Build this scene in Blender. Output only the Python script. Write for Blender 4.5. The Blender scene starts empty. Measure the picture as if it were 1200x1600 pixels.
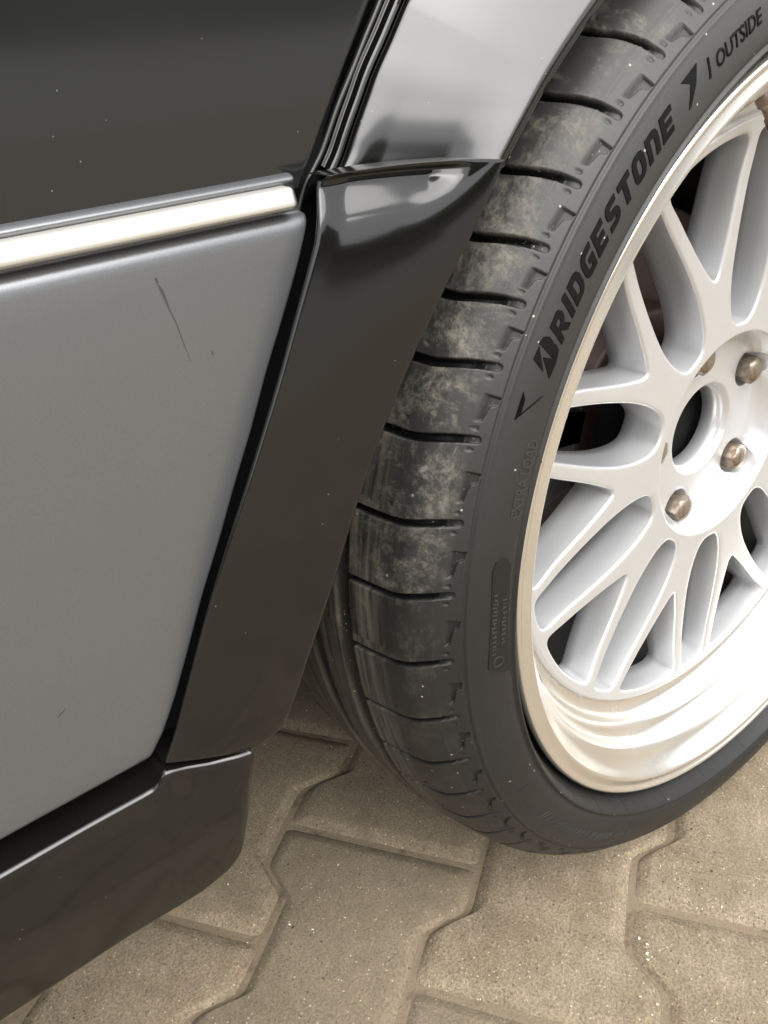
import bpy, bmesh, math, random
import numpy as np
from mathutils import Vector, Matrix
from mathutils.geometry import delaunay_2d_cdt

random.seed(7)
np.random.seed(7)
S = bpy.context.scene
C = S.collection
PI = math.pi

# ------------------------------------------------------------------ camera, light, exposure
cd = bpy.data.cameras.new('camera')
cam = bpy.data.objects.new('camera', cd)
C.objects.link(cam)
cam.location = (-0.481928, -0.226993, 0.562303)
cam.rotation_mode = 'XYZ'
cam.rotation_euler = (1.049368, 0.073587, -0.670242)
cd.sensor_fit = 'VERTICAL'
cd.sensor_height = 32.0
cd.lens = 1.006393 * 1300 / 1600 * 32.0
cd.clip_start = 0.01
cd.clip_end = 400
S.camera = cam

SUN_FROM = Vector((-0.10, -0.60, 0.80)).normalized()
w = bpy.data.worlds.new('World'); S.world = w
w.use_nodes = True
nt = w.node_tree; nt.nodes.clear()
sky = nt.nodes.new('ShaderNodeTexSky'); sky.sky_type = 'NISHITA'; sky.sun_disc = False
sky.sun_elevation = math.asin(SUN_FROM.z)
sky.sun_rotation = math.atan2(SUN_FROM.x, SUN_FROM.y)
sky.air_density = 1.0; sky.dust_density = 4.0; sky.ozone_density = 1.0
hs = nt.nodes.new('ShaderNodeHueSaturation'); hs.inputs['Saturation'].default_value = 0.12
mx = nt.nodes.new('ShaderNodeMix'); mx.data_type = 'RGBA'; mx.inputs[0].default_value = 0.45
mx.inputs[7].default_value = (8.8, 8.9, 9.1, 1)
bg = nt.nodes.new('ShaderNodeBackground'); bg.inputs['Strength'].default_value = 0.105
out = nt.nodes.new('ShaderNodeOutputWorld')
nt.links.new(sky.outputs[0], hs.inputs['Color']); nt.links.new(hs.outputs[0], mx.inputs[6])
nt.links.new(mx.outputs[2], bg.inputs['Color']); nt.links.new(bg.outputs[0], out.inputs[0])

sd = bpy.data.lights.new('sun', 'SUN'); sd.energy = 1.5; sd.angle = math.radians(60)
sd.color = (1.0, 0.975, 0.94)
sun = bpy.data.objects.new('sun', sd); C.objects.link(sun)
sun.rotation_euler = SUN_FROM.to_track_quat('Z', 'Y').to_euler()

S.view_settings.view_transform = 'Standard'; S.view_settings.look = 'None'
S.view_settings.gamma = 1.0; S.view_settings.use_curve_mapping = False
S.view_settings.exposure = 1.38

# ------------------------------------------------------------------ materials
def mat(name):
    m = bpy.data.materials.new(name); m.use_nodes = True
    n = m.node_tree.nodes; b = n['Principled BSDF']
    return m, n, m.node_tree.links, b

def geo_coord(n, l, scale=1.0, obj=True):
    tc = n.new('ShaderNodeTexCoord'); mp = n.new('ShaderNodeMapping')
    l.new(tc.outputs['Object'], mp.inputs[0])
    mp.inputs['Scale'].default_value = (scale, scale, scale) if not isinstance(scale, tuple) else scale
    return mp.outputs[0]

def noise(n, l, co, scale, detail=4, rough=0.6, dist=0.0):
    t = n.new('ShaderNodeTexNoise'); t.inputs['Scale'].default_value = scale
    t.inputs['Detail'].default_value = detail; t.inputs['Roughness'].default_value = rough
    t.inputs['Distortion'].default_value = dist
    l.new(co, t.inputs['Vector']); return t.outputs['Fac']

def ramp(n, l, fac, stops):
    r = n.new('ShaderNodeValToRGB'); e = r.color_ramp.elements
    while len(e) < len(stops): e.new(0.5)
    for i, (p, c) in enumerate(stops):
        e[i].position = p; e[i].color = c if len(c) == 4 else (*c, 1)
    l.new(fac, r.inputs[0]); return r.outputs['Color']

def mixc(n, l, fac, a, b, mode='MIX'):
    m = n.new('ShaderNodeMix'); m.data_type = 'RGBA'; m.blend_type = mode
    for i, v in ((0, fac), (6, a), (7, b)):
        if hasattr(v, 'links') or isinstance(v, bpy.types.NodeSocket): l.new(v, m.inputs[i])
        elif i == 0: m.inputs[0].default_value = v
        else: m.inputs[i].default_value = (*v, 1) if len(v) == 3 else v
    return m.outputs[2]

def math_n(n, l, op, a, b=None, c=None):
    m = n.new('ShaderNodeMath'); m.operation = op
    for i, v in enumerate((a, b, c)):
        if v is None: continue
        if isinstance(v, bpy.types.NodeSocket): l.new(v, m.inputs[i])
        else: m.inputs[i].default_value = v
    return m.outputs[0]

def bump(n, l, b, h, dist, strength=1.0):
    bn = n.new('ShaderNodeBump'); bn.inputs['Distance'].default_value = dist
    bn.inputs['Strength'].default_value = strength
    l.new(h, bn.inputs['Height']); l.new(bn.outputs[0], b.inputs['Normal']); return bn

def setp(b, **k):
    names = dict(base='Base Color', metal='Metallic', rough='Roughness', spec='Specular IOR Level',
                 coat='Coat Weight', crough='Coat Roughness', sheen='Sheen Weight')
    for a, v in k.items():
        b.inputs[names[a]].default_value = (*v, 1) if isinstance(v, tuple) else v

def specks(n, l, co, scale, size, keep=0.5):
    """sparse round specks: 1 inside a speck, 0 elsewhere"""
    v = n.new('ShaderNodeTexVoronoi'); v.inputs['Scale'].default_value = scale
    l.new(co, v.inputs['Vector'])
    near = math_n(n, l, 'LESS_THAN', v.outputs['Distance'], size)
    sep = n.new('ShaderNodeSeparateColor'); l.new(v.outputs['Color'], sep.inputs[0])
    few = math_n(n, l, 'GREATER_THAN', sep.outputs[0], 1 - keep)
    return math_n(n, l, 'MULTIPLY', near, few)

def paint_black(name, base=(0.0045, 0.0043, 0.004), rough=0.1, dust=0.5, spec=0.45, coat=0.38, crough=0.07):
    m, n, l, b = mat(name)
    co = geo_coord(n, l)
    setp(b, metal=0.0, spec=spec, coat=coat, crough=crough)
    film = noise(n, l, co, 9, 5, 0.6, 0.4)
    film = ramp(n, l, film, [(0.35, (0, 0, 0)), (0.75, (1, 1, 1))])
    c = mixc(n, l, math_n(n, l, 'MULTIPLY', film, 0.25 * dust), base, (0.022, 0.021, 0.019))
    sp = specks(n, l, co, 130, 0.022, 0.06)
    sp2 = specks(n, l, co, 500, 0.12, 0.02)
    c = mixc(n, l, math_n(n, l, 'MULTIPLY', math_n(n, l, 'MAXIMUM', sp, sp2), 0.4), c, (0.32, 0.31, 0.29))
    l.new(c, b.inputs['Base Color'])
    r = math_n(n, l, 'MULTIPLY_ADD', film, 0.06, rough); l.new(r, b.inputs['Roughness'])
    wv = noise(n, l, co, 14, 2, 0.4)
    bump(n, l, b, wv, 0.0005, 0.15)
    return m

M = {}
M['black'] = paint_black('black_gloss_paint')
M['black_door'] = paint_black('dusty_reflection_black', base=(0.014, 0.0145, 0.0145), rough=0.07, dust=1.0)  # dusty; base also lightened, standing in for the ground mirrored there

M['black_wing'] = paint_black('hazed_black_paint', rough=0.17, spec=0.55, coat=0.45, crough=0.15)
# grey satin cladding paint
m, n, l, b = mat('grey_satin_paint'); M['grey'] = m
co = geo_coord(n, l); setp(b, metal=0.7, spec=0.5, coat=0.1, crough=0.25)
f = noise(n, l, co, 1500, 2, 0.7)
f2 = noise(n, l, co, 6, 4, 0.6)
c = mixc(n, l, f, (0.150, 0.158, 0.170), (0.205, 0.216, 0.230))
c = mixc(n, l, math_n(n, l, 'MULTIPLY', f2, 0.25), c, (0.22, 0.2, 0.17))
sp = specks(n, l, co, 70, 0.025, 0.05)
c = mixc(n, l, sp, c, (0.5, 0.48, 0.4))
spd = specks(n, l, geo_coord(n, l, (1.0, 1.0, 0.35)), 60, 0.05, 0.05)
c = mixc(n, l, math_n(n, l, 'MULTIPLY', spd, 0.8), c, (0.06, 0.06, 0.055))
l.new(c, b.inputs['Base Color'])
l.new(math_n(n, l, 'MULTIPLY_ADD', f2, 0.10, 0.33), b.inputs['Roughness'])
bump(n, l, b, f, 0.00008, 0.5)

m, n, l, b = mat('satin_trim'); M['trim'] = m
co = geo_coord(n, l); setp(b, base=(0.60, 0.575, 0.53), metal=0.5, rough=0.3, spec=0.5)

def silver(name, base, metal, rough):
    m, n, l, b = mat(name)
    co = geo_coord(n, l); setp(b, metal=metal, coat=0.3, crough=0.12)
    f = noise(n, l, co, 900, 2, 0.7); g = noise(n, l, co, 22, 5, 0.65)
    g = ramp(n, l, g, [(0.45, (0, 0, 0)), (0.8, (1, 1, 1))])
    c = mixc(n, l, f, tuple(x * 0.95 for x in base), base)
    c = mixc(n, l, math_n(n, l, 'MULTIPLY', g, 0.12), c, (0.45, 0.42, 0.36))
    sp = specks(n, l, co, 160, 0.05, 0.02)
    c = mixc(n, l, math_n(n, l, 'MULTIPLY', sp, 0.6), c, (0.2, 0.19, 0.17))
    l.new(c, b.inputs['Base Color'])
    l.new(math_n(n, l, 'MULTIPLY_ADD', g, 0.1, rough), b.inputs['Roughness'])
    bump(n, l, b, f, 0.00003, 0.2)
    return m
M['silver'] = silver('silver_wheel_paint', (0.70, 0.71, 0.725), 0.62, 0.3)
m, n, l, b = mat('polished_lip'); M['lip'] = m
co = geo_coord(n, l); g = noise(n, l, co, 14, 4, 0.6)
l.new(mixc(n, l, g, (0.76, 0.72, 0.655), (0.86, 0.83, 0.775)), b.inputs['Base Color']); setp(b, metal=0.88, coat=0.2, crough=0.1)
l.new(math_n(n, l, 'MULTIPLY_ADD', g, 0.12, 0.2), b.inputs['Roughness'])

m, n, l, b = mat('sooty_barrel'); M['soot'] = m
co = geo_coord(n, l); g = noise(n, l, co, 30, 5, 0.6)
c = mixc(n, l, g, (0.012, 0.012, 0.011), (0.06, 0.055, 0.05)); l.new(c, b.inputs['Base Color']); setp(b, rough=0.55)

# bolts: dull bronze metal with rust at the edges
m, n, l, b = mat('rusty_zinc'); M['bolt'] = m
co = geo_coord(n, l); g = noise(n, l, co, 160, 5, 0.65, 0.6)
gm = n.new('ShaderNodeNewGeometry')
edge = ramp(n, l, gm.outputs['Pointiness'], [(0.5, (0, 0, 0)), (0.62, (1, 1, 1))])
fac = math_n(n, l, 'MAXIMUM', edge, ramp(n, l, g, [(0.5, (0, 0, 0)), (0.7, (1, 1, 1))]))
c = mixc(n, l, fac, (0.34, 0.30, 0.25), (0.16, 0.085, 0.045)); l.new(c, b.inputs['Base Color'])
setp(b, metal=0.75, rough=0.34)
l.new(math_n(n, l, 'MULTIPLY_ADD', fac, 0.25, 0.3), b.inputs['Roughness'])

m, n, l, b = mat('rusty_disc'); M['disc'] = m
co = geo_coord(n, l); g = noise(n, l, co, 40, 6, 0.7)
c = mixc(n, l, g, (0.018, 0.009, 0.007), (0.06, 0.036, 0.028)); l.new(c, b.inputs['Base Color']); setp(b, metal=0.5, rough=0.5)
m, n, l, b = mat('dark_cast_metal'); M['cast'] = m
co = geo_coord(n, l); g = noise(n, l, co, 60, 5, 0.7)
c = mixc(n, l, g, (0.03, 0.03, 0.03), (0.12, 0.115, 0.11)); l.new(c, b.inputs['Base Color']); setp(b, metal=0.3, rough=0.5)
m, n, l, b = mat('black_plastic'); M['plastic'] = m
setp(b, base=(0.008, 0.008, 0.008), rough=0.7, spec=0.2)
m, n, l, b = mat('rubber_seal'); M['seal'] = m
setp(b, base=(0.02, 0.02, 0.018), rough=0.35, spec=0.6)

# tyre rubber: 'dust' attribute-free, wear by radius, angle and height, plus painted upper sheen and groove shade
m, n, l, b = mat('tyre_rubber'); M['rubber'] = m
co = geo_coord(n, l)
sx = n.new('ShaderNodeSeparateXYZ'); l.new(co, sx.inputs[0])
rr = math_n(n, l, 'SQRT', math_n(n, l, 'ADD', math_n(n, l, 'POWER', sx.outputs['X'], 2.0), math_n(n, l, 'POWER', sx.outputs['Z'], 2.0)))
tread = n.new('ShaderNodeMapRange'); tread.inputs[1].default_value = 0.2870; tread.inputs[2].default_value = 0.2950
l.new(rr, tread.inputs[0])
a1 = noise(n, l, co, 44, 8, 0.78, 0.35)
a2 = noise(n, l, co, 190, 6, 0.8, 0.1)
a3 = noise(n, l, co, 9, 3, 0.5)
dm = math_n(n, l, 'MULTIPLY', ramp(n, l, a1, [(0.47, (0, 0, 0)), (0.62, (1, 1, 1))]), ramp(n, l, a2, [(0.38, (0.05, 0.05, 0.05)), (0.60, (1, 1, 1))]))
hz = n.new('ShaderNodeMapRange'); hz.inputs[1].default_value = -0.02; hz.inputs[2].default_value = 0.10
hz.inputs[3].default_value = 0.16
l.new(sx.outputs['Z'], hz.inputs[0])
dm = math_n(n, l, 'MULTIPLY', math_n(n, l, 'MULTIPLY', dm, tread.outputs[0]), hz.outputs[0])
rub = mixc(n, l, a3, (0.008, 0.008, 0.0079), (0.017, 0.017, 0.0163))
up = n.new('ShaderNodeMapRange'); up.inputs[1].default_value = 0.02; up.inputs[2].default_value = 0.26
l.new(sx.outputs['Z'], up.inputs[0])
upper_sheen = math_n(n, l, 'MULTIPLY', up.outputs[0], 0.75)
rub = mixc(n, l, upper_sheen, rub, (0.048, 0.047, 0.045))           # upper wall painted greyer for the sheen and light it catches
c = mixc(n, l, dm, rub, (0.175, 0.163, 0.130))
# smear of road dust running round the shoulder block
ys = n.new('ShaderNodeMapRange'); ys.inputs[1].default_value = 0.026; ys.inputs[2].default_value = 0.036
l.new(sx.outputs['Y'], ys.inputs[0])
smear = n.new('ShaderNodeTexNoise'); smear.inputs['Scale'].default_value = 1.0; smear.inputs['Detail'].default_value = 6
smp = n.new('ShaderNodeCombineXYZ')
ang = math_n(n, l, 'ARCTAN2', sx.outputs['Z'], sx.outputs['X'])
l.new(math_n(n, l, 'MULTIPLY', sx.outputs['Y'], 420.0), smp.inputs[0]); l.new(math_n(n, l, 'MULTIPLY', ang, 5.0), smp.inputs[1])
l.new(smp.outputs[0], smear.inputs['Vector'])
sm = math_n(n, l, 'MULTIPLY', ramp(n, l, smear.outputs['Fac'], [(0.35, (0, 0, 0)), (0.7, (1, 1, 1))]), ys.outputs[0])
sm = math_n(n, l, 'MULTIPLY', sm, tread.outputs[0])
c = mixc(n, l, math_n(n, l, 'MULTIPLY', sm, 0.55), c, (0.17, 0.155, 0.12))
sp = specks(n, l, co, 260, 0.13, 0.05)
c = mixc(n, l, math_n(n, l, 'MULTIPLY', sp, 0.8), c, (0.42, 0.39, 0.31))
sp = specks(n, l, co, 90, 0.06, 0.06)
c = mixc(n, l, math_n(n, l, 'MULTIPLY', sp, 0.4), c, (0.4, 0.37, 0.3))
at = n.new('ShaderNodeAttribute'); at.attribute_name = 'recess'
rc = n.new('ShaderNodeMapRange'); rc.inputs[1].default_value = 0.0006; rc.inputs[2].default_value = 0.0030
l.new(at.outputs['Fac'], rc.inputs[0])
c = mixc(n, l, rc.outputs[0], c, (0.006, 0.006, 0.006))        # grooves darkened with depth: dust-free rubber plus painted-in shade
cr = math_n(n, l, 'MULTIPLY', specks(n, l, co, 700, 0.28, 0.22), ramp(n, l, a1, [(0.5, (0, 0, 0)), (0.6, (1, 1, 1))]))
c = mixc(n, l, math_n(n, l, 'MULTIPLY', cr, math_n(n, l, 'MULTIPLY', rc.outputs[0], 0.7)), c, (0.34, 0.30, 0.22))
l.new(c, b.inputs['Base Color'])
setp(b, spec=0.45)
l.new(math_n(n, l, 'MULTIPLY_ADD', math_n(n, l, 'MAXIMUM', dm, sm), 0.3, 0.5), b.inputs['Roughness'])
bump(n, l, b, a2, 0.0004, 0.5)

m, n, l, b = mat('lettering_rubber'); M['letter'] = m
setp(b, base=(0.004, 0.004, 0.004), rough=0.7, spec=0.12)
co = geo_coord(n, l); bump(n, l, b, noise(n, l, co, 900, 2), 0.0002, 0.6)
m, n, l, b = mat('panel_rubber'); M['panel'] = m
setp(b, base=(0.009, 0.009, 0.0088), rough=0.6, spec=0.35)
m, n, l, b = mat('relief_rubber'); M['relief'] = m
setp(b, base=(0.030, 0.029, 0.028), rough=0.5, spec=0.5)

# concrete paver
m, n, l, b = mat('concrete_paver'); M['paver'] = m
co = geo_coord(n, l)
oi = n.new('ShaderNodeObjectInfo')
off = n.new('ShaderNodeVectorMath'); off.operation = 'ADD'
cmb = n.new('ShaderNodeCombineXYZ'); l.new(math_n(n, l, 'MULTIPLY', oi.outputs['Random'], 37.0), cmb.inputs[0])
l.new(math_n(n, l, 'MULTIPLY', oi.outputs['Random'], 91.0), cmb.inputs[1])
l.new(co, off.inputs[0]); l.new(cmb.outputs[0], off.inputs[1]); co = off.outputs[0]
g1 = noise(n, l, co, 520, 4, 0.85); g2 = noise(n, l, co, 22, 6, 0.65, 0.5); g3 = noise(n, l, co, 90, 5, 0.7)
c = mixc(n, l, ramp(n, l, g2, [(0.3, (0, 0, 0)), (0.72, (1, 1, 1))]), (0.255, 0.200, 0.130), (0.365, 0.295, 0.205))
c = mixc(n, l, 0.85, c, ramp(n, l, g1, [(0.28, (0.15, 0.15, 0.15)), (0.72, (1.6, 1.6, 1.6))]), 'MULTIPLY')
c = mixc(n, l, 0.5, c, ramp(n, l, g3, [(0.3, (0.6, 0.6, 0.6)), (0.7, (1.3, 1.3, 1.3))]), 'MULTIPLY')
c = mixc(n, l, math_n(n, l, 'MULTIPLY_ADD', oi.outputs['Random'], 0.5, 0.0), c, (0.17, 0.142, 0.10))
pale = specks(n, l, co, 330, 0.2, 0.16); c = mixc(n, l, math_n(n, l, 'MULTIPLY', pale, 0.75), c, (0.62, 0.52, 0.36))
pale2 = specks(n, l, co, 95, 0.05, 0.08); c = mixc(n, l, math_n(n, l, 'MULTIPLY', pale2, 0.6), c, (0.75, 0.70, 0.6))
pit = math_n(n, l, 'MAXIMUM', specks(n, l, co, 170, 0.17, 0.16), specks(n, l, co, 430, 0.22, 0.22))
pit = math_n(n, l, 'MULTIPLY', pit, ramp(n, l, noise(n, l, co, 12, 3), [(0.4, (0.1, 0.1, 0.1)), (0.6, (1, 1, 1))]))
c = mixc(n, l, math_n(n, l, 'MULTIPLY', pit, 0.85), c, (0.035, 0.028, 0.02))
l.new(c, b.inputs['Base Color']); setp(b, rough=0.85, spec=0.3)
h = math_n(n, l, 'SUBTRACT', math_n(n, l, 'ADD', g1, math_n(n, l, 'MULTIPLY', g3, 0.6)), math_n(n, l, 'MULTIPLY', pit, 1.5))
bump(n, l, b, h, 0.0016, 0.9)

m, n, l, b = mat('joint_sand'); M['sand'] = m
co = geo_coord(n, l); g1 = noise(n, l, co, 500, 5, 0.8); g2 = noise(n, l, co, 60, 4, 0.6)
c = mixc(n, l, g1, (0.20, 0.150, 0.098), (0.42, 0.335, 0.225))
c = mixc(n, l, math_n(n, l, 'MULTIPLY', ramp(n, l, g2, [(0.55, (0, 0, 0)), (0.7, (1, 1, 1))]), 0.6), c, (0.10, 0.06, 0.04))
l.new(c, b.inputs['Base Color']); setp(b, rough=0.95); bump(n, l, b, g1, 0.003, 1.0)
m, n, l, b = mat('asphalt'); M['asphalt'] = m
co = geo_coord(n, l); g1 = noise(n, l, co, 90, 5, 0.8); g2 = noise(n, l, co, 0.6, 5, 0.6)
c = mixc(n, l, g1, (0.12, 0.12, 0.118), (0.27, 0.268, 0.26)); c = mixc(n, l, math_n(n, l, 'MULTIPLY', g2, 0.5), c, (0.2, 0.19, 0.17))
l.new(c, b.inputs['Base Color']); setp(b, rough=0.9)
m, n, l, b = mat('kerb_concrete'); M['kerb'] = m
co = geo_coord(n, l); g1 = noise(n, l, co, 12, 5, 0.7); l.new(mixc(n, l, g1, (0.45, 0.44, 0.41), (0.65, 0.63, 0.58)), b.inputs['Base Color']); setp(b, rough=0.9)
m, n, l, b = mat('leaf'); M['leaf'] = m
co = geo_coord(n, l); g1 = noise(n, l, co, 0.7, 3); l.new(mixc(n, l, g1, (0.03, 0.045, 0.018), (0.09, 0.11, 0.045)), b.inputs['Base Color']); setp(b, rough=0.7)
m, n, l, b = mat('render_wall'); M['wall'] = m
co = geo_coord(n, l); g1 = noise(n, l, co, 1.2, 6, 0.7); l.new(mixc(n, l, g1, (0.08, 0.085, 0.08), (0.17, 0.17, 0.165)), b.inputs['Base Color']); setp(b, rough=0.9)
m, n, l, b = mat('chip_white'); M['chip'] = m
setp(b, base=(0.8, 0.78, 0.7), rough=0.6)
m, n, l, b = mat('scuff'); M['scuff'] = m
setp(b, base=(0.04, 0.04, 0.038), rough=0.7)

# ------------------------------------------------------------------ helpers
def link(name, me, material=None, parent=None, smooth=True):
    o = bpy.data.objects.new(name, me); C.objects.link(o)
    if material: me.materials.append(material)
    if parent: o.parent = parent
    if smooth:
        me.polygons.foreach_set('use_smooth', [True] * len(me.polygons))
    return o

def mesh_from(name, verts, faces):
    me = bpy.data.meshes.new(name)
    me.from_pydata([tuple(map(float, v)) for v in verts], [], [tuple(map(int, f)) for f in faces])
    me.validate(); me.update(); return me

def fix_normals(me):
    bm = bmesh.new(); bm.from_mesh(me)
    bmesh.ops.recalc_face_normals(bm, faces=bm.faces)
    bm.to_mesh(me); bm.free()

def grid(name, P, material, parent, closed_u=False, sharp=None):
    """P: array rows x cols x 3"""
    P = np.asarray(P, float); R, K, _ = P.shape
    idx = np.arange(R * K).reshape(R, K)
    if closed_u: nxt = np.concatenate([idx[1:], idx[:1]], 0); a = idx
    else: a = idx[:-1]; nxt = idx[1:]
    f = np.stack([a[:, :-1], a[:, 1:], nxt[:, 1:], nxt[:, :-1]], -1).reshape(-1, 4)
    me = bpy.data.meshes.new(name)
    nv = R * K; nf = len(f)
    me.vertices.add(nv); me.vertices.foreach_set('co', P.reshape(-1))
    me.loops.add(nf * 4); me.loops.foreach_set('vertex_index', f.reshape(-1).astype(np.int32))
    me.polygons.add(nf); me.polygons.foreach_set('loop_start', np.arange(0, nf * 4, 4, dtype=np.int32))
    me.update(calc_edges=True); me.validate()
    o = link(name, me, material, parent)
    return o

def lathe(name, prof, material, parent, angs=None, n=256, y0=0.0):
    """profile of (y, r) turned round the wheel's own axis (local y)"""
    prof = np.asarray(prof, float)
    if angs is None: angs = np.linspace(0, 2 * PI, n, endpoint=False)
    P = np.zeros((len(angs), len(prof), 3))
    P[:, :, 0] = np.cos(angs)[:, None] * prof[:, 1]; P[:, :, 1] = prof[:, 0] + y0
    P[:, :, 2] = np.sin(angs)[:, None] * prof[:, 1]
    return grid(name, P, material, parent, closed_u=True)

def smoothpath(pts, n):
    """resample a polyline by Catmull-Rom"""
    p = np.asarray(pts, float); q = [2 * p[0] - p[1], *p, 2 * p[-1] - p[-2]]; res = []
    seg = len(p) - 1
    for i in range(n):
        t = i / (n - 1) * seg; k = min(int(t), seg - 1); u = t - k
        a, b_, c_, d = q[k], q[k + 1], q[k + 2], q[k + 3]
        res.append(0.5 * (2 * b_ + (c_ - a) * u + (2 * a - 5 * b_ + 4 * c_ - d) * u * u + (3 * b_ - a - 3 * c_ + d) * u ** 3))
    return np.array(res)

def tag(o, label=None, cat=None, group=None, kind=None):
    for k, v in (('label', label), ('category', cat), ('group', group), ('kind', kind)):
        if v: o[k] = v
    return o

def empty(name, loc, parent=None):
    o = bpy.data.objects.new(name, None); C.objects.link(o); o.location = loc
    o.empty_display_size = 0.05
    if parent: o.parent = parent
    return o

def sstep(a, b, x):
    t = np.clip((x - a) / (b - a), 0, 1); return t * t * (3 - 2 * t)

def unit(v): return v / (np.linalg.norm(v, axis=-1, keepdims=True) + 1e-12)

def box_mesh(bm, x0, x1, y0, y1, z0, z1):
    vs = [bm.verts.new(v) for v in ((x0, y0, z0), (x1, y0, z0), (x1, y1, z0), (x0, y1, z0), (x0, y0, z1), (x1, y0, z1), (x1, y1, z1), (x0, y1, z1))]
    for q in ((0, 3, 2, 1), (4, 5, 6, 7), (0, 1, 5, 4), (1, 2, 6, 5), (2, 3, 7, 6), (3, 0, 4, 7)):
        bm.faces.new([vs[i] for i in q])

# ------------------------------------------------------------------ ground
GZ = 0.012          # top of the paving
pavement = link('pavement', mesh_from('pavement', [(-6, -4.9, GZ - 0.0044), (6, -4.9, GZ - 0.0044), (6, 5, GZ - 0.0044), (-6, 5, GZ - 0.0044)], [(0, 1, 2, 3)]), M['sand'], None, False)
tag(pavement, kind='structure')
road = link('road', mesh_from('road', [(-150, -150, -0.03), (150, -150, -0.03), (150, 150, -0.03), (-150, 150, -0.03)], [(0, 1, 2, 3)]), M['asphalt'], None, False)
tag(road, kind='structure')

ANG = math.radians(213.7)
U = np.array([math.cos(ANG), math.sin(ANG)]); V = np.array([-U[1], U[0]])
if V[1] > 0: V = -V
P0 = np.array([-0.2435, 0.1459])          # middle of one short joint
LU, PV = 0.198, 0.1356
def paver_outline(inset):
    hl, w1, w2, a, b_ = 0.0978 - inset, 0.0793 - inset, 0.0537 - inset, 0.0385, 0.0605
    k = inset * 0.45
    return [(-hl, -w1), (-b_ + k, -w1), (-a - k * 0 + k, -w2), (a - k, -w2), (b_ - k, -w1), (hl, -w1),
            (hl, w1), (b_ - k, w1), (a - k, w2), (-a + k, w2), (-b_ + k, w1), (-hl, w1)]
def round_poly(poly, r, n=3):
    out = []; N = len(poly)
    for i in range(N):
        p = np.array(poly[i]); a = np.array(poly[i - 1]); c = np.array(poly[(i + 1) % N])
        d1 = unit(a - p); d2 = unit(c - p); k = min(r, 0.4 * np.linalg.norm(a - p), 0.4 * np.linalg.norm(c - p))
        s, e = p + d1 * k, p + d2 * k
        for j in range(n):
            t = j / (n - 1); out.append(tuple((1 - t) ** 2 * s + 2 * t * (1 - t) * p + t * t * e))
    return out
def paver_mesh(detail=True):
    nn = 3 if detail else 2
    rings = []
    levels = [(0.0, -0.05), (0.0, -0.0060), (0.0012, -0.0046), (0.0045, -0.0028), (0.0078, -0.0012), (0.0098, -0.0003), (0.0120, 0.0)] if detail else [(0.0, -0.012), (0.0, -0.004), (0.006, 0.0)]
    for ins, z in levels:
        rings.append([(x, y, z) for x, y in round_poly(paver_outline(ins), 0.006 if detail else 0.004, nn)])
    K = len(rings[0]); vs = [p for r in rings for p in r]; fs = []
    for i in range(len(rings) - 1):
        for j in range(K):
            fs.append((i * K + j, i * K + (j + 1) % K, (i + 1) * K + (j + 1) % K, (i + 1) * K + j))
    fs.append(tuple((len(rings) - 1) * K + j for j in range(K)))
    return vs, fs
vs, fs = paver_mesh()
pav_me = mesh_from('paver', vs, fs); pav_me.materials.append(M['paver'])
pav_me.polygons.foreach_set('use_smooth', [True] * len(pav_me.polygons))
cells = []
for c_ in range(-45, 46):
    for k in range(-32, 33):
        ctr = P0 + U * LU * (k + 0.5 + (0.5 if c_ % 2 else 0.0)) + V * PV * c_
        if abs(ctr[0]) < 5.6 and -4.7 < ctr[1] < 3.2: cells.append(ctr)
focus = np.array([-0.25, 0.1])
cells.sort(key=lambda q: np.hypot(*(q - focus)))
lvs, lfs = paver_mesh(False); svs, sfs = [], []
for i, ctr in enumerate(cells):
    rx, ry = random.gauss(0, 0.004), random.gauss(0, 0.004); dz = random.gauss(0, 0.0006)
    if i < 290:
        o = bpy.data.objects.new('paver', pav_me); C.objects.link(o); o.parent = pavement
        o.location = (ctr[0], ctr[1], GZ + dz); o.rotation_euler = (rx, ry, ANG + random.gauss(0, 0.002))
    else:
        ca, sa = math.cos(ANG), math.sin(ANG); base = len(svs)
        svs += [(ctr[0] + ca * x - sa * y, ctr[1] + sa * x + ca * y, z + dz + GZ) for x, y, z in lvs]
        sfs += [tuple(base + q for q in f_) for f_ in lfs]
o = link('distant_paver', mesh_from('distant_paver', svs, sfs), M['paver'], pavement, False)
tag(o, kind='stuff')

# small stones and pale chips lying on the pavers
bm = bmesh.new()
chips = [(-0.158, -0.035, .0010), (-0.1575, -0.041, .0009), (-0.163, -0.045, .0010), (-0.166, -0.048, .0008), (0.0, -0.05, .0010), (0.004, -0.054, .0011),
         (0.012, -0.075, .0008), (0.02, -0.069, .0010), (-0.012, -0.066, .0009), (-0.19, -0.06, .0007), (-0.186, -0.07, .0008), (-0.2, -0.075, .0007)]
for i in range(160):
    chips.append((random.uniform(-0.55, 0.25), random.uniform(-0.22, 0.35), random.uniform(.0003, .0008)))
for (x, y, r) in chips:
    mt = Matrix.Translation((x, y, GZ + r * 0.4)) @ Matrix.Rotation(random.random() * 6, 4, 'Z') @ Matrix.Diagonal((1.5, 0.8, 0.6, 1))
    bmesh.ops.create_icosphere(bm, subdivisions=1, radius=r, matrix=mt)
me = bpy.data.meshes.new('pale_grit'); bm.to_mesh(me); bm.free()
o = link('pale_grit', me, M['chip']); tag(o, 'pale specks of grit scattered over the beige pavers', 'grit', kind='stuff')

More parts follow.
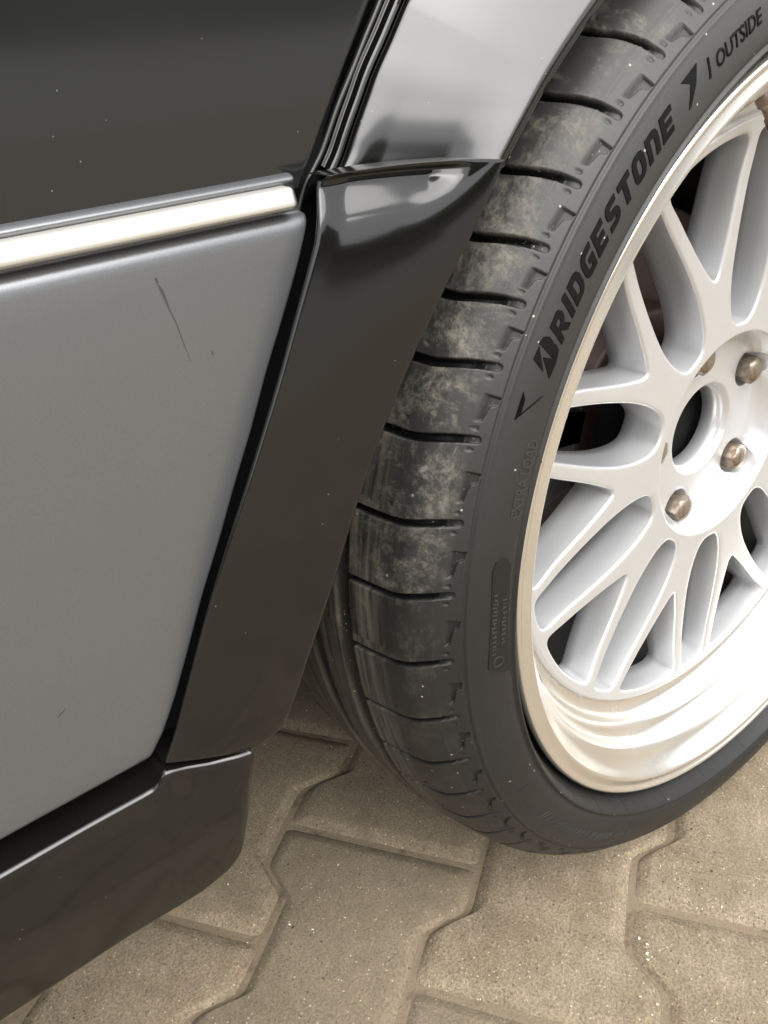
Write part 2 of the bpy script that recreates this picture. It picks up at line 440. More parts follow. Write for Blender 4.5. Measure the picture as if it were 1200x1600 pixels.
# street side that the paint mirrors: kerb, wall, trees
bm = bmesh.new(); box_mesh(bm, -60, 60, -17.4, -17.1, -0.03, 0.12)
me = bpy.data.meshes.new('kerb'); bm.to_mesh(me); bm.free(); tag(link('kerb', me, M['kerb'], None, False), kind='structure')
bm = bmesh.new(); box_mesh(bm, -60, 60, -20.6, -20.2, -0.03, 1.2); box_mesh(bm, -60, 60, -20.7, -20.1, 1.2, 1.3)
me = bpy.data.meshes.new('boundary_wall'); bm.to_mesh(me); bm.free()
tag(link('boundary_wall', me, M['wall'], None, False), 'long grey rendered boundary wall across the road, mirrored in the paint', 'wall')
lv, lf = [], []
for t in range(64):
    az = math.radians(-200 + t * 3.5 + random.uniform(-0.8, 0.8)); dist_ = random.uniform(30, 36)
    cx, cy = math.cos(az) * dist_, math.sin(az) * dist_; hh = random.uniform(5.0, 8.5); rr_ = random.uniform(2.2, 3.2)
    for q in range(420):
        d = Vector((random.gauss(0, 1), random.gauss(0, 1), random.gauss(0, 1))).normalized() * rr_ * random.uniform(0.55, 1.05) ** 0.5
        ctr = Vector((cx, cy, hh * 0.55)) + Vector((d.x, d.y, d.z * hh / 7.5)) 
        s_ = random.uniform(0.2, 0.55)
        a_ = Vector((random.gauss(0, 1), random.gauss(0, 1), random.gauss(0, 1))).normalized(); b2 = a_.orthogonal().normalized()
        base = len(lv); lv += [tuple(ctr + a_ * s_), tuple(ctr + b2 * s_), tuple(ctr - a_ * s_), tuple(ctr - b2 * s_)]; lf.append((base, base + 1, base + 2, base + 3))
o = link('far_trees', mesh_from('far_trees', lv, lf), M['leaf'], None, False); tag(o, 'far row of green trees behind the wall, mirrored in the fender', 'trees', kind='stuff')

# ------------------------------------------------------------------ car
car = empty('car', (0, 0.8, 0))
tag(car, 'dark car with grey lower door cladding, black flared wheel arch and silver mesh wheel', 'car')
CP = Vector((0, 0.8, 0))
def car_part(o):
    o.parent = car; o.matrix_parent_inverse = Matrix.Translation(-CP); return o

UDE = [(-0.193, 0.80), (-0.2295, 0.66), (-0.2685, 0.5960), (-0.2847, 0.5715), (-0.2912, 0.5618), (-0.2968, 0.5534), (-0.3024, 0.5450), (-0.3068, 0.5382), (-0.3114, 0.5309), (-0.3157, 0.5240), (-0.3182, 0.5201), (-0.3200, 0.5175)]
CE = [(-0.3236, 0.5260), (-0.3241, 0.5217), (-0.3221, 0.5109), (-0.3233, 0.508), (-0.3287, 0.4959), (-0.3379, 0.4786), (-0.3472, 0.4619), (-0.3558, 0.4442), (-0.3673, 0.4229), (-0.3762, 0.4053), (-0.3869, 0.3858), (-0.3977, 0.3633), (-0.4057, 0.3472), (-0.4131, 0.3342), (-0.4206, 0.3247), (-0.4290, 0.3215)]
FLL = [(-0.3174, 0.012, 0.5240), (-0.3200, 0.012, 0.5222), (-0.3244, 0.012, 0.5091), (-0.3264, 0.012, 0.5034), (-0.3336, 0.012, 0.4893), (-0.346, 0.012, 0.4650), (-0.3546, 0.012, 0.4490), (-0.3657, 0.0125, 0.4285), (-0.3769, 0.0137, 0.4075), (-0.3858, 0.0150, 0.3900), (-0.3952, 0.0165, 0.3698), (-0.4052, 0.0180, 0.3476), (-0.4120, 0.0187, 0.3330), (-0.4178, 0.0190, 0.3236)]
LIP = [(-0.2440, 0.002, 0.5225), (-0.2478, 0.002, 0.5178), (-0.2633, 0.002, 0.4971), (-0.2816, 0.002, 0.4755), (-0.2986, 0.002, 0.4532), (-0.3127, 0.002, 0.4321), (-0.3249, 0.0025, 0.4103), (-0.3323, 0.003, 0.3950), (-0.3385, 0.0035, 0.3810), (-0.3474, 0.004, 0.3641), (-0.3549, 0.005, 0.3490), (-0.3603, 0.0055, 0.3380), (-0.3667, 0.0065, 0.3256), (-0.3704, 0.0075, 0.3190), (-0.3755, 0.009, 0.3145), (-0.3841, 0.0115, 0.3127)]
ZC = 0.310915

def by_z(lst, z, comp):
    a = sorted(lst, key=lambda q: q[-1]); zs = [q[-1] for q in a]; vs_ = [q[comp] for q in a]
    return np.interp(z, zs, vs_)

XL = -1.25
def swept_door(name, prof, edge, material, parent, rho=0.0014, zmap=None):
    """prof: (z,y) from top to bottom, swept along x up to the traced rear edge, which rolls inwards"""
    prof = np.asarray(prof, float); rows = []
    ze = prof[:, 0]; xe = by_z(edge, ze, 0)
    xs_rel = np.concatenate([np.linspace(XL, -0.62, 6)[:-1], np.linspace(-0.62, -0.36, 20)[:-1]])
    for (z, y), x1 in zip(prof, xe):
        xs = [x for x in xs_rel if x < x1 - 0.02]; xs = list(np.linspace(XL, x1 - 0.02, len(xs_rel)))
        row = [(x, y, z) for x in xs] + [(x1 - d, y, z) for d in (0.012, 0.006, 0.003)]
        for a in np.linspace(0, PI / 2, 6):
            row.append((x1 - rho + rho * math.sin(a), y + rho * (1 - math.cos(a)), z))
        row.append((x1 - 0.0003, y + 0.02, z)); rows.append(row)
    o = grid(name, np.array(rows), material, None); return car_part(o) if parent is None else o

# upper black door skin
zs = np.concatenate([np.linspace(0.80, 0.60, 8)[:-1], np.linspace(0.60, 0.5185, 30)])
prof = [(z, 0.029 - 0.02 * (z - 0.53) + 0.10 * max(0, z - 0.60) ** 2) for z in zs]
door = swept_door('door', prof, UDE, M['black_door'], None)
# door frame behind the cladding so nothing shows through the joints
cl = [(0.5240, 0.0310), (0.5237, 0.0270), (0.5231, 0.0252), (0.5225, 0.0245), (0.5219, 0.0244), (0.5213, 0.0248), (0.5209, 0.0252), (0.5206, 0.0256),
      (0.5160, 0.0256), (0.5128, 0.0256), (0.5119, 0.0262), (0.5114, 0.0250), (0.5110, 0.0236), (0.5105, 0.0226), (0.5098, 0.0219), (0.5088, 0.02125), (0.5075, 0.0209), (0.505, 0.0206)]
cl += [(z, 0.0206 + 0.0036 * ((0.505 - z) / 0.18) ** 2) for z in np.linspace(0.498, 0.327, 26)]
cl += [(0.3255, 0.0244), (0.3245, 0.0249), (0.3238, 0.0258), (0.3235, 0.0271), (0.3235, 0.045)]
cladding = swept_door('door_cladding', cl, CE, M['grey'], None)
cladding.parent = door; cladding.matrix_parent_inverse = Matrix.Identity(4)
cladding['label'] = 'grey satin cladding covering the lower half of the door'
# trim strip with rounded end
mp = [(0.5208, 0.0258), (0.5207, 0.0212), (0.5204, 0.0201), (0.5198, 0.0196), (0.5188, 0.01925), (0.5174, 0.0189), (0.5160, 0.01855), (0.5152, 0.01845), (0.5147, 0.0187), (0.5141, 0.0196), (0.5136, 0.0208), (0.5133, 0.0222), (0.5131, 0.0258)]
rows = []
xend = -0.3270
xs = list(np.linspace(XL, -0.335, 24)) + [xend - 0.004, xend - 0.003, xend - 0.0022, xend - 0.0014, xend - 0.0008, xend - 0.0003, xend]
for x in xs:
    d = max(0.0, 1 - (xend - x) / 0.0025) if xend - x < 0.0025 else 0.0
    k = math.sqrt(max(0, 1 - d * d)) * 0.45 + 0.55 if d > 0 else 1.0
    yi = 0.004 * (1 - math.sqrt(max(0, 1 - d * d))) if d > 0 else 0
    rows.append([(x, min(0.0258, y + yi), 0.517 + (z - 0.517) * k) for z, y in mp])
rows.append([(xend + 0.0001, 0.0258, 0.517 + (z - 0.517) * 0.5) for z, y in mp])
trim = grid('door_trim', np.array(rows), M['trim'], None); trim.parent = door
trim['label'] = 'bright satin metal trim strip'
# rubber seal standing in the shut line behind the upper door
gr = [(-0.180, 0.80), (-0.2165, 0.66), (-0.2563, 0.598), (-0.2742, 0.5716), (-0.2816, 0.5614), (-0.2894, 0.5503), (-0.2945, 0.5433), (-0.2980, 0.5380), (-0.3018, 0.5318), (-0.3052, 0.5267), (-0.3097, 0.5215), (-0.3140, 0.516), (-0.3190, 0.505)]
pts = smoothpath([(x - 0.0008, 0.0352, z) for x, z in gr], 70)
rows = []
for i, pnt in enumerate(pts):
    tdir = unit(pts[min(i + 1, 69)] - pts[max(i - 1, 0)]); e1 = np.array([0, -1.0, 0]); e2 = unit(np.cross(tdir, e1))
    rows.append([pnt + 0.0011 * (math.cos(a) * e1 + math.sin(a) * e2) for a in np.linspace(0, 2 * PI, 13)])
seal = grid('door_seal', np.array(rows), M['seal'], None); seal.parent = door
# scuffs on the grey cladding
for run in ([(-0.3806, 0.5024, .0001), (-0.3804, 0.5016, .0004), (-0.3801, 0.5001, .00015), (-0.3793, 0.4978, .00045), (-0.3788, 0.4955, .00035), (-0.3783, 0.4927, .00018), (-0.3768, 0.4872, .00013), (-0.3755, 0.4795, .00009), (-0.3746, 0.4738, .00004)],
            [(-0.3665, 0.4753, .0001), (-0.3664, 0.4745, .00022), (-0.3662, 0.4737, .0001)],
            [(-0.4481, 0.3636, .0001), (-0.4463, 0.3649, .0006), (-0.4444, 0.3663, .0002)]):
    vs_, fs_ = [], []
    for k, (x, z, wd_) in enumerate(run):
        yy_ = 0.0206 + 0.0036 * ((0.505 - z) / 0.18) ** 2 - 0.00012
        vs_ += [(x - wd_, yy_, z), (x + wd_, yy_, z + wd_ * 0.4)]
        if k: fs_.append((2 * k - 2, 2 * k - 1, 2 * k + 1, 2 * k))
    o = link('scuff_mark', mesh_from('scuff_mark', vs_, fs_), M['scuff'], None, False); o.parent = door

# --- lower flare (wheel arch cladding)
NR, NC = 190, 90
ts = np.concatenate([np.linspace(0, 0.14, 70)[:-1], np.linspace(0.14, 1, NR - 69)])
zl = 0.5230 + (0.3238 - 0.5230) * ts; zr = 0.5183 + (0.3129 - 0.5183) * ts
A = np.stack([by_z(FLL, zl, 0), by_z(FLL, zl, 1), zl], -1)
B = np.stack([by_z(LIP, zr, 0), by_z(LIP, zr, 1), zr], -1)
def smooth1(a, k=3):
    b_ = a.copy()
    for _ in range(k): b_[1:-1] = (b_[:-2] + 2 * b_[1:-1] + b_[2:]) / 4
    return b_
A, B = smooth1(A, 6), smooth1(B, 6)
out_n = np.array([-0.55, -0.83, 0.05]); out_n /= np.linalg.norm(out_n)
def panel(name, A, B, material, disp=None, bulge=0.0008, rho=0.0014, lipr=0.0028, cols=NC, lead_depth=0.012, lift=None):
    s = np.linspace(0, 1, cols)
    d = unit(B - A)
    extra = 0 if lift is None else lift(s)
    A2 = A + d * rho; B2 = B - d * lipr
    P = A2[:, None] * (1 - s)[None, :, None] + B2[:, None] * s[None, :, None]
    P[:, :, 2] += extra
    # outward normals of the ruled surface
    tu = np.gradient(P, axis=0); tv = np.gradient(P, axis=1); N = unit(np.cross(tu, tv))
    if N[len(N) // 2, cols // 2, 1] > 0: N = -N
    Q = P + N * (bulge * np.sin(PI * s)[None, :, None])
    if disp is not None: Q = Q + N * disp(P, s[None, :] + 0 * P[:, :, 0])[:, :, None]
    Ns = N[:, 0]; Ne = N[:, -1]
    lead, lip_ = [], []
    for a in np.linspace(PI / 2, 0, 6)[:-1]:
        lead.append(Q[:, 0] - d * rho * math.sin(a) - Ns * rho * (1 - math.cos(a)))
    first = lead[0] - Ns * lead_depth + d * lead_depth * 0.75
    for a in np.linspace(0, PI / 2, 9)[1:]:
        lip_.append(Q[:, -1] + d * lipr * math.sin(a) - Ne * lipr * (1 - math.cos(a)))
    last = lip_[-1] + np.array([0, 0.02, 0]) 
    allc = [first] + lead + [Q[:, j] for j in range(cols)] + lip_ + [last]
    return np.stack(allc, 1)
def flare_disp(P, s):
    z = P[:, :, 2]
    zt = 0.5230 + (0.5183 - 0.5230) * s + 0.0015 * np.sin(PI * s) ** 0.8
    zb = 0.5091 + 0.050 * np.clip(s - 0.50, 0, 1) ** 2 + 0.0002 * s
    flo = zt - 0.0036
    q_ = np.clip((z - zb) / np.maximum(flo - zb, 0.0008), 0, 1); ramp_ = 0.6 * q_ + 0.4 * sstep(0, 1, q_)
    top = 1 - sstep(0, 0.0010, z - (zt - 0.0014))
    end = 1 - sstep(.62, .84, s)
    rec = -0.0044 * ramp_ * top * end
    sh = 0.0024 * (1 - np.exp(-np.clip(zb - z, 0, 1) / 0.0060)) - 0.0024
    return rec + sh * (1 - s ** 4) * (0.5 + 0.5 * sstep(0, 0.15, s))
FP = panel('arch', A, B, None, flare_disp, lead_depth=0.030, lift=lambda s: 0.0015 * np.sin(PI * s)[None, :] ** 0.8 * np.clip(1 - ts * 8, 0, 1)[:, None])
# close bottom and top edges by rolling inwards
def close_rows(FP, depth=0.012, top=True, bottom=True):
    R = [r for r in FP]
    def roll(edge, inner):
        t = unit(edge - inner); res = []
        for a in np.linspace(0, PI / 2, 5)[1:]:
            res.append(edge + t * 0.001 * math.sin(a) + np.array([0, 0.001 * (1 - math.cos(a)), 0]))
        res.append(res[-1] + np.array([0, depth, 0])); return res
    if bottom: R = R + roll(FP[-1], FP[-3])
    if top: R = roll(FP[0], FP[2])[::-1] + R
    return np.array(R)
arch = car_part(grid('arch_cladding', close_rows(FP), M['black'], None))
arch['label'] = 'lower black arch flare with a scooped recess in line with the trim strip'

# --- upper fender
FU = [(0.031, 0.373 * 0 + 0.5203, -0.3035)]
E_pts = [(-0.3006, 0.035, 0.5199), (-0.2961, 0.035, 0.5255), (-0.2926, 0.035, 0.5313), (-0.289, 0.035, 0.5371), (-0.2855, 0.035, 0.5425), (-0.2802, 0.035, 0.5508), (-0.2724, 0.035, 0.5609), (-0.2649, 0.035, 0.5711)]
E = smoothpath(E_pts, 60)
th0, th1 = math.radians(135.0), math.radians(38.0)
phi = np.linspace(math.atan2(0.5711 - ZC, -0.2649), th1, 110)[1:]
Ra = np.hypot(0.2649, 0.5711 - ZC)
E2 = np.stack([np.cos(phi) * Ra, 0.035 + 0 * phi, np.sin(phi) * Ra + ZC], -1)
E = np.concatenate([E, E2])
phL0 = math.atan2(0.5188 - ZC, -0.2478); phLm = math.radians(134.0)
ph = np.concatenate([np.linspace(phL0, phLm, 60), np.linspace(phLm, th1, 110)[1:]])
Lr = 0.3227
Lp = np.stack([np.cos(ph) * Lr, 0.002 + 0 * ph, np.sin(ph) * Lr + ZC], -1)
def up_disp(P, s):
    z = P[:, :, 2] - 0.5200
    return -0.0040 * np.exp(-np.clip(z, 0, 1) / 0.010) * sstep(0, 0.22, s) * (1 - 0.8 * sstep(0.62, 1.0, s))
UP = panel('fender', E, Lp, None, up_disp, bulge=0.0006, rho=0.003, lipr=0.0045, lead_depth=0.010)
UPc = close_rows(UP, top=True, bottom=False)
fender = car_part(grid('fender', UPc, M['black_wing'], None))
fender['label'] = 'upper black rear wing above the seam, reflecting the pale sky'
# narrow step along the leading edge of the wing
pts = [(-0.167, 0.80), (-0.203, 0.66), (-0.2450, 0.598), (-0.2649, 0.5713), (-0.2724, 0.5611), (-0.2802, 0.5510), (-0.2855, 0.5427), (-0.289, 0.5373), (-0.2926, 0.5315), (-0.2961, 0.5257), (-0.3000, 0.5206)]
pp = smoothpath([(x, 0, z) for x, z in pts], 90); rows = []
for i, p_ in enumerate(pp):
    t_ = unit(pp[min(i + 1, 89)] - pp[max(i - 1, 0)]); nrm = np.array([t_[2], 0, -t_[0]])
    if nrm[0] > 0: nrm = -nrm
    rows.append([p_ + nrm * a + np.array([0, y, 0]) for a, y in ((-0.001, 0.0375), (0.0004, 0.0377), (0.0010, 0.0384), (0.0015, 0.0398), (0.0020, 0.0404), (0.0028, 0.0402), (0.0033, 0.0408), (0.0036, 0.0424), (0.0037, 0.059))])
o = car_part(grid('fender_flange', np.array(rows), M['black'], None))
# rear wing skin outward of the flare
rows = []
for f_ in np.linspace(math.atan2(0.5711 - ZC, -0.2649), th1, 80):
    c0 = np.array([math.cos(f_) * (Ra + 0.0004), math.sin(f_) * (Ra + 0.0004) + ZC])
    d0 = np.array([math.cos(f_), math.sin(f_)])
    # distance to the shut line or the top
    kk = min((0.80 - ZC) / max(d0[1], 1e-3), 0.9); kk2 = Ra + 0.001
    for q in np.linspace(Ra + 0.0005, kk, 200):
        x_, z_ = d0[0] * q, d0[1] * q + ZC
        if x_ < np.interp(z_, [p[1] for p in pts[::-1]], [p[0] for p in pts[::-1]]): break
        kk2 = q
    q1 = min(kk2, 0.9)
    rows.append([(d0[0] * q, 0.0348 + 0.0010 * sstep(Ra, Ra + 0.05, q), d0[1] * q + ZC) for q in np.linspace(Ra - 0.0006, max(q1, Ra), 16)])
o = car_part(grid('rear_wing', np.array(rows), M['black_wing'], None))

# --- sill
xs = np.concatenate([np.linspace(XL, -0.47, 12)[:-1], np.linspace(-0.47, -0.4255, 14)[:-1], np.linspace(-0.4255, -0.4195, 14)[:-1], np.linspace(-0.4195, -0.3855, 40)])
ztop = np.interp(xs, [-0.4262, -0.4244, -0.4225, -0.4205, -0.4190, -0.4164, -0.4017, -0.3847], [0.3132, 0.3137, 0.3152, 0.3178, 0.3192, 0.3190, 0.3155, 0.3136])
zbot = np.interp(xs, [-0.4515, -0.4259, -0.4180, -0.4107, -0.4050, -0.4006, -0.3985, -0.3972, -0.3940, -0.3911, -0.3848], [0.2449, 0.2440, 0.2452, 0.2478, 0.2512, 0.2560, 0.2592, 0.2623, 0.2740, 0.2853, 0.3120])
ysl = np.interp(xs, [-0.5, -0.45, -0.4259, -0.4107, -0.4006, -0.3972, -0.3911, -0.3848], [0.020, 0.020, 0.0193, 0.017, 0.014, 0.013, 0.011, 0.010])
ysl = smooth1(ysl, 4)
rows = []
for x, zt, zb_, y in zip(xs, ztop, zbot, ysl):
    hgt = zt - zb_; r_ = min(0.0022, hgt * 0.3)
    col = [(x, y + 0.045, zt + 0.001), (x, y + 0.012, zt + 0.0002), (x, y + 0.005, zt)]
    for a in np.linspace(0, PI / 2, 6): col.append((x, y + r_ - r_ * math.sin(a), zt - r_ + r_ * math.cos(a)))
    for q in np.linspace(0.03, 0.97, 22):
        col.append((x, y - 0.0022 * math.sin(PI * q) * min(1, hgt / 0.05), zt - r_ - (hgt - 2 * r_) * q))
    for a in np.linspace(0, PI / 2, 6): col.append((x, y + r_ - r_ * math.cos(a), zb_ + r_ - r_ * math.sin(a)))
    col.append((x, y + 0.05, zb_ + 0.0005)); rows.append(col)
P = np.array(rows)
lastc = P[-1].copy()
for a in (0.0012,): 
    e = lastc.copy(); e[:, 1] += 0.05; e[:, 1] = np.minimum(e[:, 1], 0.075); P = np.concatenate([P, e[None]])
sill = car_part(grid('sill', P, M['black'], None))
sill['label'] = 'black gloss sill panel below the door'

# --- hidden structure: jambs, wheel well, floor, body side
bm = bmesh.new()
box_mesh(bm, -2.4, -0.42, 0.075, 1.62, 0.248, 0.80)
box_mesh(bm, -0.42, -0.36, 0.060, 1.62, 0.345, 0.80)
box_mesh(bm, 0.40, 1.0, 0.045, 1.62, 0.255, 0.80)
box_mesh(bm, -0.36, 0.40, 0.32, 1.62, 0.170, 0.80)
box_mesh(bm, -0.36, 0.40, 0.045, 0.36, 0.70, 0.80)
me = bpy.data.meshes.new('underbody'); bm.to_mesh(me); bm.free()
car_part(link('underbody', me, M['plastic'], None, False))
# jamb seen black through the shut line
rows = []
jl = smoothpath([(-0.19, 0.055, 0.80), (-0.265, 0.050, 0.60), (-0.298, 0.047, 0.545), (-0.313, 0.044, 0.515), (-0.333, 0.040, 0.47), (-0.366, 0.040, 0.40), (-0.405, 0.040, 0.335), (-0.43, 0.040, 0.30)], 60)
for p_ in jl: rows.append([p_ + np.array([dx, 0, 0]) for dx in (-0.05, -0.02, 0.0, 0.012, 0.03)])
car_part(grid('door_jamb', np.array(rows), M['plastic'], None))
rows = [[(x, 0.047, z) for z in (0.335, 0.318, 0.30)] for x in np.linspace(-1.25, -0.40, 10)]
car_part(grid('door_jamb', np.array(rows), M['plastic'], None))
# wheel-well liner
th = np.linspace(math.radians(12), math.radians(172), 80)
rows = [[(math.cos(a) * (r_ + 0.035 * float(sstep(2.55, 3.0, a))), y, math.sin(a) * (r_ + 0.035 * float(sstep(2.55, 3.0, a))) + ZC) for y, r_ in ((0.022, 0.3215), (0.05, 0.335), (0.15, 0.345), (0.3, 0.345), (0.33, 0.345))] for a in th]
car_part(grid('wheel_well', np.array(rows), M['plastic'], None))

# ------------------------------------------------------------------ wheel
barrel = [(0.0060, 0.2412), (0.0050, 0.2432), (0.0025, 0.2440), (0.0003, 0.2436), (-0.0008, 0.2424), (-0.0008, 0.2408), (0.0002, 0.2400), (0.0009, 0.2394), (0.0008, 0.2385),
          (-0.0004, 0.2347), (-0.0006, 0.2338), (-0.0002, 0.2330), (0.0010, 0.2322), (0.0045, 0.2302), (0.0085, 0.2275), (0.0120, 0.2236), (0.0140, 0.2200), (0.0160, 0.2186),
          (0.0230, 0.2180), (0.0262, 0.2166), (0.0285, 0.2130), (0.0305, 0.2102), (0.0335, 0.2094), (0.0385, 0.2085), (0.0420, 0.2060), (0.0440, 0.2010), (0.0455, 0.1975), (0.0475, 0.1960), (0.0560, 0.1955)]
wheel = lathe('wheel', barrel, M['lip'], None, n=360)
wheel.location = (0, 0, ZC); wheel.parent = car; wheel.matrix_parent_inverse = Matrix.Translation(-CP)
wheel['label'] = 'deep-dish silver mesh wheel with a polished lip'
inner = lathe('inner_barrel', [(0.0550, 0.1958), (0.0600, 0.1990), (0.12, 0.2020), (0.20, 0.2050), (0.235, 0.22), (0.242, 0.24), (0.236, 0.243), (0.225, 0.238), (0.19, 0.222), (0.06, 0.219), (0.02, 0.222), (0.012, 0.236), (0.006, 0.2412)], M['soot'], wheel, n=180)

# mesh face: ten forked spokes cut by ten long and ten short windows
YF = 0.0425
def face_y(r):                     # front surface depth against radius
    r = np.asarray(r, float)
    y = np.where(r > 0.16, YF - 0.0015 * sstep(0.16, 0.195, r), YF + 0.0 * r)
    return y
PH0 = math.radians(104.5 + 2.3)
def polar(r, a): return (r * math.cos(a), r * math.sin(a))
def chaikin(p, k=2):
    for _ in range(k):
        q = []
        for i in range(len(p)):
            a, b_ = np.array(p[i]), np.array(p[(i + 1) % len(p)]); q += [tuple(a * .75 + b_ * .25), tuple(a * .25 + b_ * .75)]
        p = q
    return p
def dense(p, step=0.004):
    out = []
    for i in range(len(p)):
        a, b_ = np.array(p[i]), np.array(p[(i + 1) % len(p)]); k = max(1, int(np.linalg.norm(b_ - a) / step))
        out += [tuple(a + (b_ - a) * j / k) for j in range(k)]
    return out
def u_window(c):                   # centre angle c; half width in degrees by radius
    right = [(0.0775, 1.5), (0.0785, 5.0), (0.083, 8.0), (0.092, 9.6), (0.105, 9.9), (0.120, 9.2), (0.145, 7.2), (0.165, 5.6), (0.178, 4.7), (0.185, 4.4), (0.1895, 3.6), (0.1908, 1.5)]
    p = [polar(r, c + math.radians(h)) for r, h in right] + [polar(r, c - math.radians(h)) for r, h in right[::-1]]
    return dense(chaikin(p, 2), 0.0035)
def v_window(c):
    right = [(0.1165, 0.5), (0.1185, 1.6), (0.126, 3.4), (0.138, 5.7), (0.155, 7.9), (0.172, 9.6), (0.183, 10.9), (0.1885, 11.0), (0.1908, 9.3), (0.1915, 4.0), (0.1915, 0.5)]
    p = [polar(r, c + math.radians(h)) for r, h in right] + [polar(r, c - math.radians(h)) for r, h in right[::-1]]
    return dense(chaikin(p, 2), 0.0035)
holes = []
for k in range(10):
    c = PH0 + k * 2 * PI / 10
    holes.append(v_window(c)); holes.append(u_window(c + 2 * PI / 20))
def loop_normals(p):
    p = np.array(p); t = unit(np.roll(p, -1, 0) - np.roll(p, 1, 0)); nrm = np.stack([t[:, 1], -t[:, 0]], -1)
    ctr = p.mean(0)
    if np.sum((p - ctr) * nrm) < 0: nrm = -nrm
    return p, nrm            # pointing out of the hole
BEV = 0.0021
Rout, Rin = 0.1965, 0.0715
outer = [polar(Rout, a) for a in np.linspace(0, 2 * PI, 240, endpoint=False)]
inner_l = [polar(Rin, a) for a in np.linspace(0, 2 * PI, 120, endpoint=False)]
pts2, edges2 = [], []
def add_loop(p):
    b0 = len(pts2); pts2.extend(Vector(q) for q in p); edges2.extend((b0 + i, b0 + (i + 1) % len(p)) for i in range(len(p)))
add_loop(outer); add_loop(inner_l)
face_loops = []
for h_ in holes:
    p, nr = loop_normals(h_); fl = [tuple(q) for q in (p + nr * BEV)]; face_loops.append((len(pts2), len(fl))); add_loop(fl)
def in_poly(x, y, poly):
    c_ = False; j = len(poly) - 1
    for i in range(len(poly)):
        xi, yi = poly[i]; xj, yj = poly[j]
        if (yi > y) != (yj > y) and x < (xj - xi) * (y - yi) / (yj - yi + 1e-15) + xi: c_ = not c_
        j = i
    return c_
face_polys = [[tuple(pts2[s0 + i]) for i in range(n0)] for s0, n0 in face_loops]
boxes = [(min(q[0] for q in f_), max(q[0] for q in f_), min(q[1] for q in f_), max(q[1] for q in f_)) for f_ in face_polys]
def in_hole(x, y):
    for f_, b_ in zip(face_polys, boxes):
        if b_[0] <= x <= b_[1] and b_[2] <= y <= b_[3] and in_poly(x, y, f_): return True
    return False
g = 0.0045
for i in range(-45, 46):
    for j in range(-45, 46):
        x, y = i * g + (g / 2 if j % 2 else 0), j * g * 0.87; r = math.hypot(x, y)
        if Rin + 0.002 < r < Rout - 0.002 and not in_hole(x, y): pts2.append(Vector((x, y)))
vv, ee, ff, _, _, _ = delaunay_2d_cdt(pts2, edges2, [], 0, 1e-6)
fverts = [(v.x, v.y) for v in vv]; F = []
for f_ in ff:
    cx = sum(fverts[i][0] for i in f_) / len(f_); cy = sum(fverts[i][1] for i in f_) / len(f_); r = math.hypot(cx, cy)
    if r > Rout * 0.9998 or r < Rin * 0.999 or in_hole(cx, cy): continue
    F.append(list(f_))
verts = []
for (x, y) in fverts:
    verts.append((x, float(face_y(math.hypot(x, y))), y))
# hole walls
def add_ring(p, ys):
    b0 = len(verts)
    for (x, y), yy in zip(p, ys): verts.append((x, yy, y))
    return b0
for h_ in holes:
    p, nr = loop_normals(h_); N = len(p); prev = None
    rad = np.hypot(p[:, 0], p[:, 1])
    depth_f = 0.0275 - 0.004 * sstep(0.10, 0.19, rad)
    levels = []
    for a in np.linspace(0, PI / 2, 5): levels.append((BEV * (1 - math.sin(a)), BEV * 0.9 * (1 - math.cos(a))))
    for off_, dy in levels:
        q = p + nr * off_; levels_y = face_y(np.hypot(q[:, 0], q[:, 1])) + dy
        b0 = add_ring(q, levels_y)
        if prev is not None:
            for i in range(N): F.append([prev + i, prev + (i + 1) % N, b0 + (i + 1) % N, b0 + i])
        prev = b0
    for t_ in (0.33, 0.66, 1.0):
        q = p + nr * (-0.0016 * t_); b0 = add_ring(q, face_y(rad) + BEV + (depth_f - BEV) * t_)
        for i in range(N): F.append([prev + i, prev + (i + 1) % N, b0 + (i + 1) % N, b0 + i])
        prev = b0
    q = p + nr * 0.004; b0 = add_ring(q, face_y(rad) + depth_f + 0.004)
    for i in range(N): F.append([prev + i, prev + (i + 1) % N, b0 + (i + 1) % N, b0 + i])
me = mesh_from('spoke_face', verts, F)
bm = bmesh.new(); bm.from_mesh(me); bmesh.ops.remove_doubles(bm, verts=bm.verts, dist=2e-5)
bmesh.ops.recalc_face_normals(bm, faces=bm.faces); bm.to_mesh(me); bm.free()
spokes = link('spoke_face', me, M['silver'], wheel)
spokes['label'] = 'silver mesh face of ten forked spokes'
# outer rim of the face down to the dish, and the hub bowl with its bore
lathe('face_ring', [(face_y(Rout), Rout - 0.0002), (face_y(Rout) + 0.0006, Rout + 0.0012), (face_y(Rout) + 0.002, Rout + 0.0018), (0.047, Rout + 0.0018), (0.060, Rout + 0.001)], M['silver'], wheel, n=240)
# bowl floor with five bolt holes
YB = 0.0605
BR, HR = 0.056, 0.0133
PHB = 0.57429
hub_pts, hub_edges = [], []
def hl(p):
    b0 = len(hub_pts); hub_pts.extend(Vector(q) for q in p); hub_edges.extend((b0 + i, b0 + (i + 1) % len(p)) for i in range(len(p)))
hl([polar(0.0708, a) for a in np.linspace(0, 2 * PI, 160, endpoint=False)])
hl([polar(0.0335, a) for a in np.linspace(0, 2 * PI, 96, endpoint=False)])
hc = []
for k in range(5):
    a = PHB - k * 2 * PI / 5; cx, cy = polar(BR, a); hc.append((cx, cy, a))
    hl([(cx + HR * math.cos(t_), cy + HR * math.sin(t_)) for t_ in np.linspace(0, 2 * PI, 40, endpoint=False)])
for i in range(-30, 31):
    for j in range(-30, 31):
        x, y = i * 0.003, j * 0.003; r = math.hypot(x, y)
        if 0.035 < r < 0.0695 and all(math.hypot(x - a, y - b_) > HR + 0.001 for a, b_, _ in hc): hub_pts.append(Vector((x, y)))
